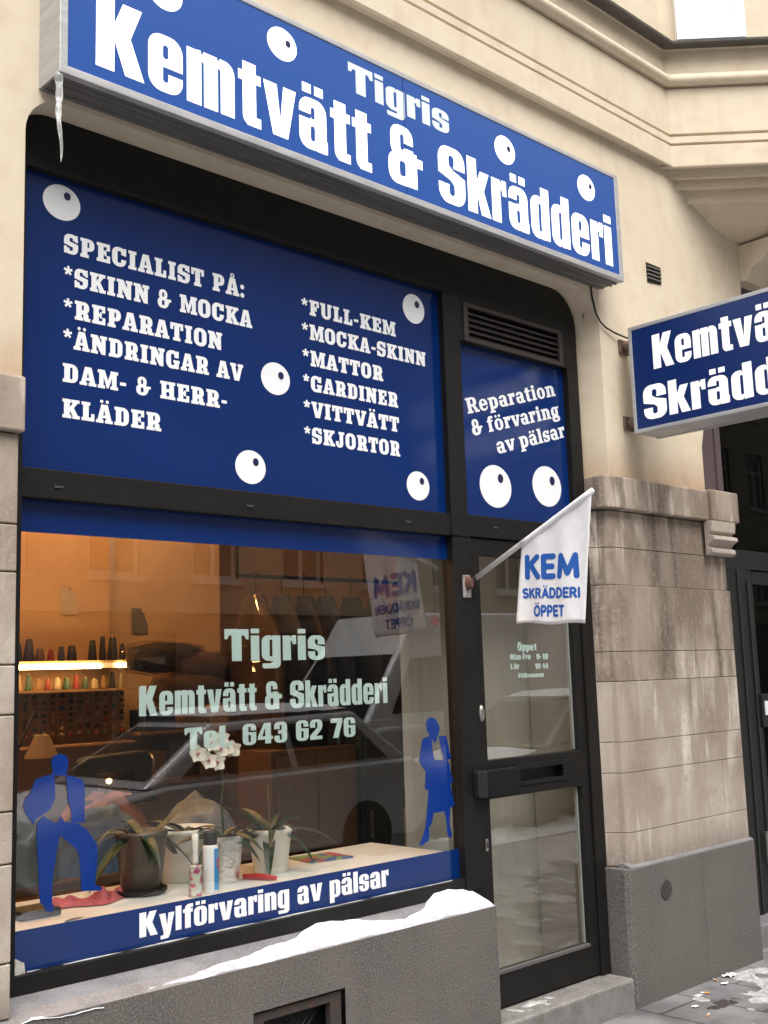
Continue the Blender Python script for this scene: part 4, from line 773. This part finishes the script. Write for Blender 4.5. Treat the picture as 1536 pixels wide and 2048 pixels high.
# thread rack on a partition, with its lamp
RY=5.56
pw=M('partition_board',(.46,.30,.16),.8,(.40,.25,.13),3); structure(MB().box(.2,3.20,RY+.06,RY+.12,.14,3.4).build('interior_wall',pw)); structure(MB().box(3.204,4.02,RY+.16,RY+.22,.14,3.4).build('interior_wall',tan))
rk=thing('thread_rack',(2.85,RY,1.3),'wooden thread rack with shelves and pegs on the left shop wall','rack')
lw=M('light_wood',(.42,.26,.13),.6,(.34,.2,.1),5,stretch=(1,8,8))
for z in (1.795,1.645,1.36): MB().box(2.2,3.28,RY-.10,RY+.055,z-.012,z).build('shelf',lw,rk)
MB().box(2.2,3.28,RY+.045,RY+.058,1.40,1.64).build('peg_board',lw,rk)
tl=thing('tube_lamp',(2.75,RY-.1,1.76),'glowing warm fluorescent tube under the top shelf of the thread rack','lamp')
tube_m=M('glowing_tube',(1,.58,.22),.5,emit=26)
MB().tube([(2.2,RY-.115,1.765),(3.05,RY-.115,1.765)],.012,12).build('tube',tube_m,tl); MB().tube([(3.16,RY-.115,1.768),(3.215,RY-.115,1.768)],.012,12).build('tube',tube_m,tl); MB().box(2.2,3.24,RY-.10,RY-.07,1.755,1.782).build('fitting',wht,tl)
cl=thing('ceiling_tube_lamp',(2.2,4.9,3.38),'warm fluorescent tube on the shop ceiling','lamp'); MB().tube([(1.2,4.9,3.30),(3.7,4.9,3.30)],.018,12).build('tube',M('ceiling_tube',(1,.50,.175),.5,emit=62),cl); MB().box(1.15,3.75,4.86,4.94,3.33,3.40).build('fitting',wht,cl)
tc=[M('thread_'+n,c,.6) for n,c in (('red',(.20,.025,.02)),('navy',(.02,.025,.06)),('black',(.012,.011,.01)),('ochre',(.20,.11,.035)),('green',(.03,.07,.04)),('grey',(.12,.11,.10)),('brown',(.09,.045,.025)),('cream',(.28,.22,.15)))]
cone_src=[];spool_src=[]
def spool(x,y,z,r,h,mat,name,label,group):
    t=thing(name,(x,y,z),label,'thread spool',group); MB().lathe([(r*.9,0.001),(r,h*.1),(r*.62,h*.86),(r*.5,h*.9)],(x,y,z),12).build('thread',mat,t,smooth=True); MB().lathe([(r*.3,h*.9),(r*.3,h),(0,h)],(x,y,z),8).build('core',lw,t); return t
rnd=random.Random(5)
for k in range(17):
    x=2.26+k*.061
    if k in (5,12): continue
    spool(x,RY-.02,1.795,.018+.012*rnd.random(),.07+.08*rnd.random(),tc[rnd.choice([0,0,1,2,2,4,6,6,5])],'thread_cone','thread cone on the top shelf of the wooden rack','thread cones on the top shelf')
for k in range(19):
    x=2.25+k*.054; spool(x,RY-.03,1.645,.015+.009*rnd.random(),.055+.045*rnd.random(),tc[rnd.choice([0,3,7,4,2,6,0])],'thread_cone','short thread cone on the middle shelf under the tube','thread cones on the middle shelf')
srcs=[spool(0,RY-.03,0,.014,.026,c,'thread_spool','small thread spool on the peg board of the rack','thread spools on the pegs') for c in tc]
used=set()
for i in range(20):
    for j in range(7):
        s=rnd.choice(range(8)); loc=(2.26+i*.051,RY-.03,1.405+j*.033)
        if s not in used: used.add(s); srcs[s].location=loc
        else: dup(srcs[s],loc,scale=(k_:=.75+.45*rnd.random(),k_,.7+.6*rnd.random()))
# boxes and notes beside the rack
bx_=[M('kraft_card',(.22,.13,.07),.8),M('grey_card',(.12,.12,.12),.8),M('cream_card',(.38,.31,.22),.8),M('blue_card',(.05,.08,.16),.8)]
sh=thing('wall_shelf',(3.6,5.6,1.2),'narrow wooden shelf with boxes right of the thread rack','shelf')
for z in (1.14,1.40): MB().box(3.30,3.98,5.46,5.715,z-.015,z).build('board',lw,sh)
for k,(x,z,w,h,c,lab) in enumerate(((3.32,1.14,.16,.13,0,'brown cardboard box at the left of the lower wall shelf'),(3.50,1.14,.18,.19,1,'grey box in the middle of the lower wall shelf'),(3.71,1.14,.22,.11,2,'low cream box at the right of the lower wall shelf'),(3.34,1.40,.20,.10,3,'dark blue box at the left of the upper wall shelf'),(3.60,1.40,.15,.14,0,'brown cardboard box in the middle of the upper wall shelf'),(3.79,1.40,.14,.09,2,'small cream box at the right of the upper wall shelf'))):
    t=thing('cardboard_box',(x+w/2,5.56,z),lab,'box','boxes on the wall shelf'); MB().box(x,x+w,5.48,5.64,z+.001,z+h).build('carton',bx_[c],t,bevel=.004); MB().box(x-.003,x+w+.003,5.477,5.643,z+h+.0005,z+h+.02).build('lid',bx_[c],t,bevel=.003)
for k,(x,z,c,lab) in enumerate(((2.5,2.12,2,'cream paper note pinned highest above the thread rack'),(2.9,2.05,2,'cream paper note pinned above the right half of the thread rack'),(3.4,1.95,1,'grey paper note pinned on the wall right of the rack'))):
    t=thing('paper_note',(x,5.6,z),lab,'note'); y=5.618 if x<3.2 else 5.718; m=MB(); m.grid(3,3,lambda u,v:(x+.11*u,y-.004*math.sin(u*3+v*2),z+.15*v)); m.build('sheet',bx_[c],t); MB().lathe([(0,-.006),(.006,-.003),(.006,0)],(x+.055,y-.006,z+.14),8,'y').build('pin',tc[0],t)
# rail with garments in plastic, bags above
plast=glass('plastic_film',(.80,.74,.66),1.3); rail=thing('clothes_rail',(3.9,4.95,2.25),'steel clothes rail across the shop carrying bagged garments','rail')
MB().tube([(3.58,4.95,2.23),(5.4,4.95,2.23)],.012,10).build('bar',black,rail); MB().tube([(5.35,4.95,.14),(5.35,4.95,2.24)],.016,10).build('post',steel,rail); MB().tube([(3.6,4.95,2.24),(3.6,4.95,3.38)],.008,8).build('hanger_rod',black,rail)
def garment(x,w,L,mat,label,bag=True,y=4.95,top=2.13):
    t=thing('hanging_garment',(x,y,top+.1),label,'garment','garments on the clothes rail')
    def ring(sw,sd): 
        def P(u,v):
            a=2*math.pi*u; z=top-L*v; sh=min(1,.25+2.6*v) if v<.3 else 1
            k=1+.10*math.sin(a*5+v*3+x*9)*min(1,v*2); return (x+sd*k*math.cos(a)*(0.5+.5*sh),y+sw*k*math.sin(a)*sh,z-(.0))
        return P
    m=MB(); m.grid(30,16,ring(w,.055)); m.build('garment_body',mat,t,smooth=True)
    if bag: m=MB(); m.grid(26,8,lambda u,v:(lambda p:(p[0],p[1],p[2]))(ring(w*1.08,.075)(u,v*1.03))); m.build('plastic_cover',plast,t,smooth=False)
    MB().tube([(x,y,top-.01),(x,y,top+.07),(x+.0,y+.02,top+.11),(x,y,top+.125),(x,y-.02,top+.11)],.003,6).build('hanger_hook',black,t)
gm=[fm('black_wool',(.015,.014,.015)),fm('brown_coat',(.07,.045,.03)),fm('charcoal_coat',(.035,.035,.04)),fm('dark_blue_suit',(.02,.03,.06))]
for k,(x,w,L,g,lab) in enumerate(((3.72,.22,.95,1,'brown coat in plastic, leftmost on the rail'),(3.90,.24,1.05,2,'charcoal coat hanging second from the left on the rail'),(4.06,.25,1.15,0,'black coat in plastic, third from the left on the rail'),(4.22,.22,1.0,3,'dark blue suit hanging fourth from the left on the rail'),(4.42,.25,1.2,0,'black coat hanging fifth from the left on the rail'),(4.62,.24,1.1,1,'brown coat hanging sixth from the left on the rail'),(4.84,.25,1.25,2,'charcoal coat hanging seventh from the left on the rail'),(5.06,.24,1.1,0,'black coat hanging at the right end of the rail'))): garment(x,w,L,gm[g],lab,k in (0,2))
for k,(x,y,z,c,lab) in enumerate(((3.35,5.3,1.80,2,'black bagged bundle lying over the thread rack'),(3.62,5.25,1.74,1,'brown bagged bundle right of the thread rack'),(3.45,5.2,1.62,1,'brown bundle of cloth below the bagged bundles'))):
    t=thing('bagged_bundle',(x,y,z),lab,'bundle','bagged bundles'); g=MB(); g.lathe([(0,-.22),(.06,-.2),(.085,-.05),(.08,.1),(.055,.22),(0,.25)],(x,y,z),18,'x',wob=.12); g.build('cloth',gm[c],t,smooth=True); g=MB(); g.lathe([(0,-.26),(.07,-.22),(.1,-.05),(.095,.1),(.06,.25),(0,.3)],(x,y,z),14,'x',wob=.18); g.build('plastic_cover',plast,t)
# tall dark cabinet, pleated curtain and hanging tag
cb=thing('cabinet',(4.35,4.75,.14),'tall dark green cabinet behind the white glazed pot','cabinet'); dgc=M('dark_green_cabinet',(.018,.035,.038),.5)
MB().box(4.15,4.46,4.60,4.85,.14,1.42).build('carcass',dgc,cb,bevel=.004); MB().box(4.17,4.44,4.585,4.598,.2,1.38).build('door',dgc,cb,bevel=.003); MB().box(4.19,4.20,4.57,4.584,.8,.95).build('handle',steel,cb)
wd=thing('wardrobe',(3.85,4.7,.14),'brown wooden wardrobe panel behind the potted plants','wardrobe'); MB().box(3.55,4.13,4.62,4.9,.14,1.30).build('carcass',M('brown_veneer',(.12,.07,.045),.5,(.09,.05,.03),5,stretch=(8,8,1)),wd,bevel=.004); MB().box(3.58,3.83,4.60,4.618,.2,1.27).build('door',MATS['brown_veneer'],wd,bevel=.003); MB().box(3.85,4.10,4.60,4.618,.2,1.27).build('door',MATS['brown_veneer'],wd,bevel=.003)
cu=thing('curtain',(4.4,3.95,.16),'plain olive tan pleated curtain hanging behind the shop door','curtain')
cu_m=M('olive_tan_curtain',(.40,.355,.29),.9,(.36,.32,.26),3)
m=MB(); m.grid(140,4,lambda u,v:(3.84+1.16*u,3.95+.001*math.sin(u*110)+.0015*math.sin(u*43+2),2.33-2.17*v)); m.build('fabric',cu_m,cu,smooth=True); MB().tube([(3.82,3.95,2.34),(5.02,3.95,2.34)],.012,8).build('curtain_rod',steel,cu)
structure(MB().box(4.80,4.860,3.63,3.94,.15,2.34).build('interior_wall',cu_m))
t=thing('paper_tag',(3.98,3.85,1.93),'small red diamond shaped tag hanging on a string inside the window','tag'); m=MB(); m.pxz([(3.965,1.925),(4.0,1.955),(4.035,1.925),(4.0,1.89)],3.86,3.862); m.build('card',M('red_card',(.5,.08,.05),.6),t); MB().tube([(4.0,3.861,1.955),(4.0,3.861,3.3)],.0015,5).build('string',black,t)
# ================================================================ across the street (seen in the panes)
ob=thing('facing_building',(12,-12,0),'pale plastered apartment block across the street, mirrored in the glass','building')
fp=M('far_plaster',(.50,.42,.32),.9,(.44,.37,.28),1.2); fs=M('far_stone',(.22,.18,.15),.9,(.17,.14,.12),1)
wins=[(x,z) for z in (3.75,7.1,10.4) for x in [-6+2.35*k for k in range(20)]]
m=MB(); m.plate(A(rc(-20,3.1,48,14.5))+S(*[rc(x,z,x+1.15,z+2.0) for x,z in wins]),facade(-12)); m.build('wall',fp,ob)
shops=[rc(-6+3.9*k,.55,-6+3.9*k+2.9,2.75) for k in range(12)]
m=MB(); m.plate(A(rc(-20,0,48,3.1))+S(*shops),facade(-11.97)); m.build('ground_floor_wall',fs,ob); MB().box(-20,48,-12.0,-11.86,3.05,3.2).build('string_course',fp,ob); MB().box(-20,48,-12.6,-11.6,14.5,14.8).build('cornice',fp,ob)
wfm=M('far_window_paint',(.62,.60,.56),.6); dkg=M('far_dark_glass',(.03,.035,.04),.08)
w0=None
for x,z in wins:
    m=MB(); o0=MB()
    if w0 is None:
        o0.plate(A(rc(x,z,x+1.15,z+2))+S(rc(x+.09,z+.1,x+.53,z+1.3),rc(x+.62,z+.1,x+1.06,z+1.3),rc(x+.09,z+1.4,x+1.06,z+1.9)),lambda a,b:(a,-12.1,b),lambda a,b:(a,-12.18,b)); w0=o0.build('window',wfm,ob)
        m.box(x,x+1.15,-12.15,-12.14,z,z+2); g0=m.build('pane',dkg,w0); sl=MB(); sl.box(x-.08,x+1.23,-12.05,-11.88,z-.1,z); s0=sl.build('sill',wfm,w0); base=(x,z)
    else:
        c=w0.copy(); COL.objects.link(c); c.location=(x-base[0],0,z-base[1])
        for ch in (g0,s0): d=ch.copy(); COL.objects.link(d); d.parent=c
for k,q in enumerate(shops):
    x0,z0=q[0]; m=MB(); m.plate(A(q)+S(rc(x0+.08,.63,x0+1.4,2.67),rc(x0+1.5,.63,x0+2.82,2.67)),lambda a,b:(a,-12.0,b),lambda a,b:(a,-12.08,b)); w=m.build('window',fs,ob); MB().box(x0,x0+2.9,-12.06,-12.05,.55,2.75).build('pane',dkg,w)
m=MB(); m.box(-20,48,-13,-12.4,0,14.5); m.build('rear_wall',fs,ob)
tyre=M('tyre_rubber',(.015,.015,.015),.8); rim_m=M('wheel_rim',(.35,.35,.36),.35,metal=.7); cgl=M('car_glass',(.02,.025,.028),.05); lens_m=M('lamp_lens',(.7,.7,.68),.15); red_l=M('red_lens',(.4,.02,.02),.2)
def wheel(t,x,y,z,r):
    w=MB().lathe([(r*.62,-.1),(r*.95,-.1),(r,-.07),(r,.07),(r*.95,.1),(r*.62,.1)],(x,y,z),28,'y').build('wheel',tyre,t,smooth=True); MB().lathe([(0,-.06),(r*.6,-.09),(r*.63,-.1),(r*.63,.1),(r*.6,.09),(0,.06)],(x,y,z),20,'y').build('rim',rim_m,w)
def vehicle(name,label,cat,x,y,low,cab,width,paint,inset,wheels,r,panes,snowy=True):
    t=thing(name,(x,y,-.12),label,cat); f=lambda a,b:(x+a,b-.12)
    h=width/2
    m=MB(); m.prism([f(*p) for p in low],lambda a,b:(a,y-h,b),lambda a,b:(a,y+h,b)); m.build('body',paint,t,bevel=.06,seg=3)
    m=MB(); P=[f(*p) for p in cab]; zc=[p[1] for p in P]; zl,zh=min(zc),max(zc)
    k=lambda b:h-.04-inset*(b-zl)/(zh-zl)
    m.prism(P,lambda a,b:(a,y-k(b),b),lambda a,b:(a,y+k(b),b)); cb_=m.build('cabin',paint,t,bevel=.05,seg=3)
    for q in panes:
        Q=[f(*p) for p in q]
        for s in (-1,1): m=MB(); m.prism(Q,lambda a,b:(a,y+s*(k(b)-.012),b),lambda a,b:(a,y+s*(k(b)+.006),b)); m.build('side_window',cgl,cb_)
    for i in (0,1):
        a,b=(P[0],P[1]) if i==0 else (P[-1],P[-2]); a=Vector(a);b=Vector(b); n=Vector((-(b-a).y,(b-a).x)).normalized()*(.008 if i==0 else -.008); a2=a.lerp(b,.12)+n; b2=a.lerp(b,.92)+n
        m=MB(); m.add([(a2.x,y-k(a2.y)+.1,a2.y),(a2.x,y+k(a2.y)-.1,a2.y),(b2.x,y+k(b2.y)-.1,b2.y),(b2.x,y-k(b2.y)+.1,b2.y)],[[0,1,2,3]]); m.build('windscreen' if i==0 else 'rear_window',cgl,cb_)
    for wx in wheels:
        for s in (-1,1): wheel(t,x+wx,y+s*(h-.07),r-.12,r)
    if snowy:  # snow caps added so the cars mirror as broad pale patches
        zt=max(p[1] for p in cab)-.12; top=[p for p in cab if p[1]>zt+.12-.09]; xa=min(p[0] for p in top); xb=max(p[0] for p in top)
        m=MB(); m.grid(30,14,lambda u,v:(x+xa+.05+(xb-xa-.1)*u,y+(h-.30)*(2*v-1),zt+.02+.07*(1-(2*u-1)**6)*(1-(2*v-1)**6)+.012*noise.noise(Vector((u*9,v*5,x))))); m.build('roof_snow',snow_m,cb_,smooth=True)
        m=MB(); m.grid(24,14,lambda u,v:(x+.18+(cab[0][0]-.2)*u,y+(h-.16)*(2*v-1),(low[2][1]+(low[3][1]-low[2][1])*min(1,(.06+(cab[0][0]-.2)*u)/(low[3][0]-low[2][0])))-.12+.055*(1-(2*u-1)**6)*(1-(2*v-1)**6)+.012*noise.noise(Vector((u*9,v*5,x+3))))); m.build('bonnet_snow',snow_m,t,smooth=True)
    x0=min(p[0] for p in low); x1=max(p[0] for p in low)
    for s in (-1,1):
        MB().box(x+x0-.015,x+x0+.06,y+s*(h-.35)-.14,y+s*(h-.35)+.14,.50,.64).build('headlight',lens_m,t,bevel=.02); MB().box(x+x1-.05,x+x1+.015,y+s*(h-.25)-.1,y+s*(h-.25)+.1,.6,.78).build('tail_light',red_l,t,bevel=.02)
    return t
silver=M('silver_car_paint',(.55,.56,.58),.3,metal=.3,coat=.5); wpaint=M('white_van_paint',(.86,.87,.88),.25,coat=.6); dpaint=M('dark_green_car_paint',(.05,.06,.05),.25,coat=.7)
low=[(0,.35),(.02,.62),(.12,.74),(1.25,.94),(4.1,.98),(4.3,.86),(4.32,.4),(4.1,.25),(.2,.22)]
cab=[(1.05,.92),(1.85,1.42),(3.55,1.46),(4.12,.96)]
pn=[[(1.42,.99),(1.95,1.34),(2.6,1.37),(2.6,.99)],[(2.68,.99),(2.68,1.37),(3.45,1.38),(3.8,1.0)]]
vehicle('parked_car','silver hatchback parked at the snowy kerb, mirrored in the display window','car',3.9,-1.78,low,cab,1.72,silver,.22,(.85,3.45),.31,pn)
vehicle('parked_car','dark green hatchback parked at the kerb, mirrored in the door pane','car',9.1,-1.78,low,cab,1.72,dpaint,.22,(.85,3.45),.31,pn)
vl=[(0,.4),(.03,.85),(.15,1.0),(1.0,1.15),(5.6,1.2),(5.65,.4),(5.4,.28),(.2,.26)]
vc=[(.62,1.08),(1.45,2.15),(1.75,2.62),(5.55,2.66),(5.6,1.15)]
vehicle('delivery_van','tall white delivery van standing across the road, mirrored in the display window','van',8.9,-4.3,vl,vc,2.0,wpaint,.18,(1.0,4.5),.34,[[(1.15,1.3),(1.6,2.0),(2.3,2.05),(2.3,1.3)]],False)
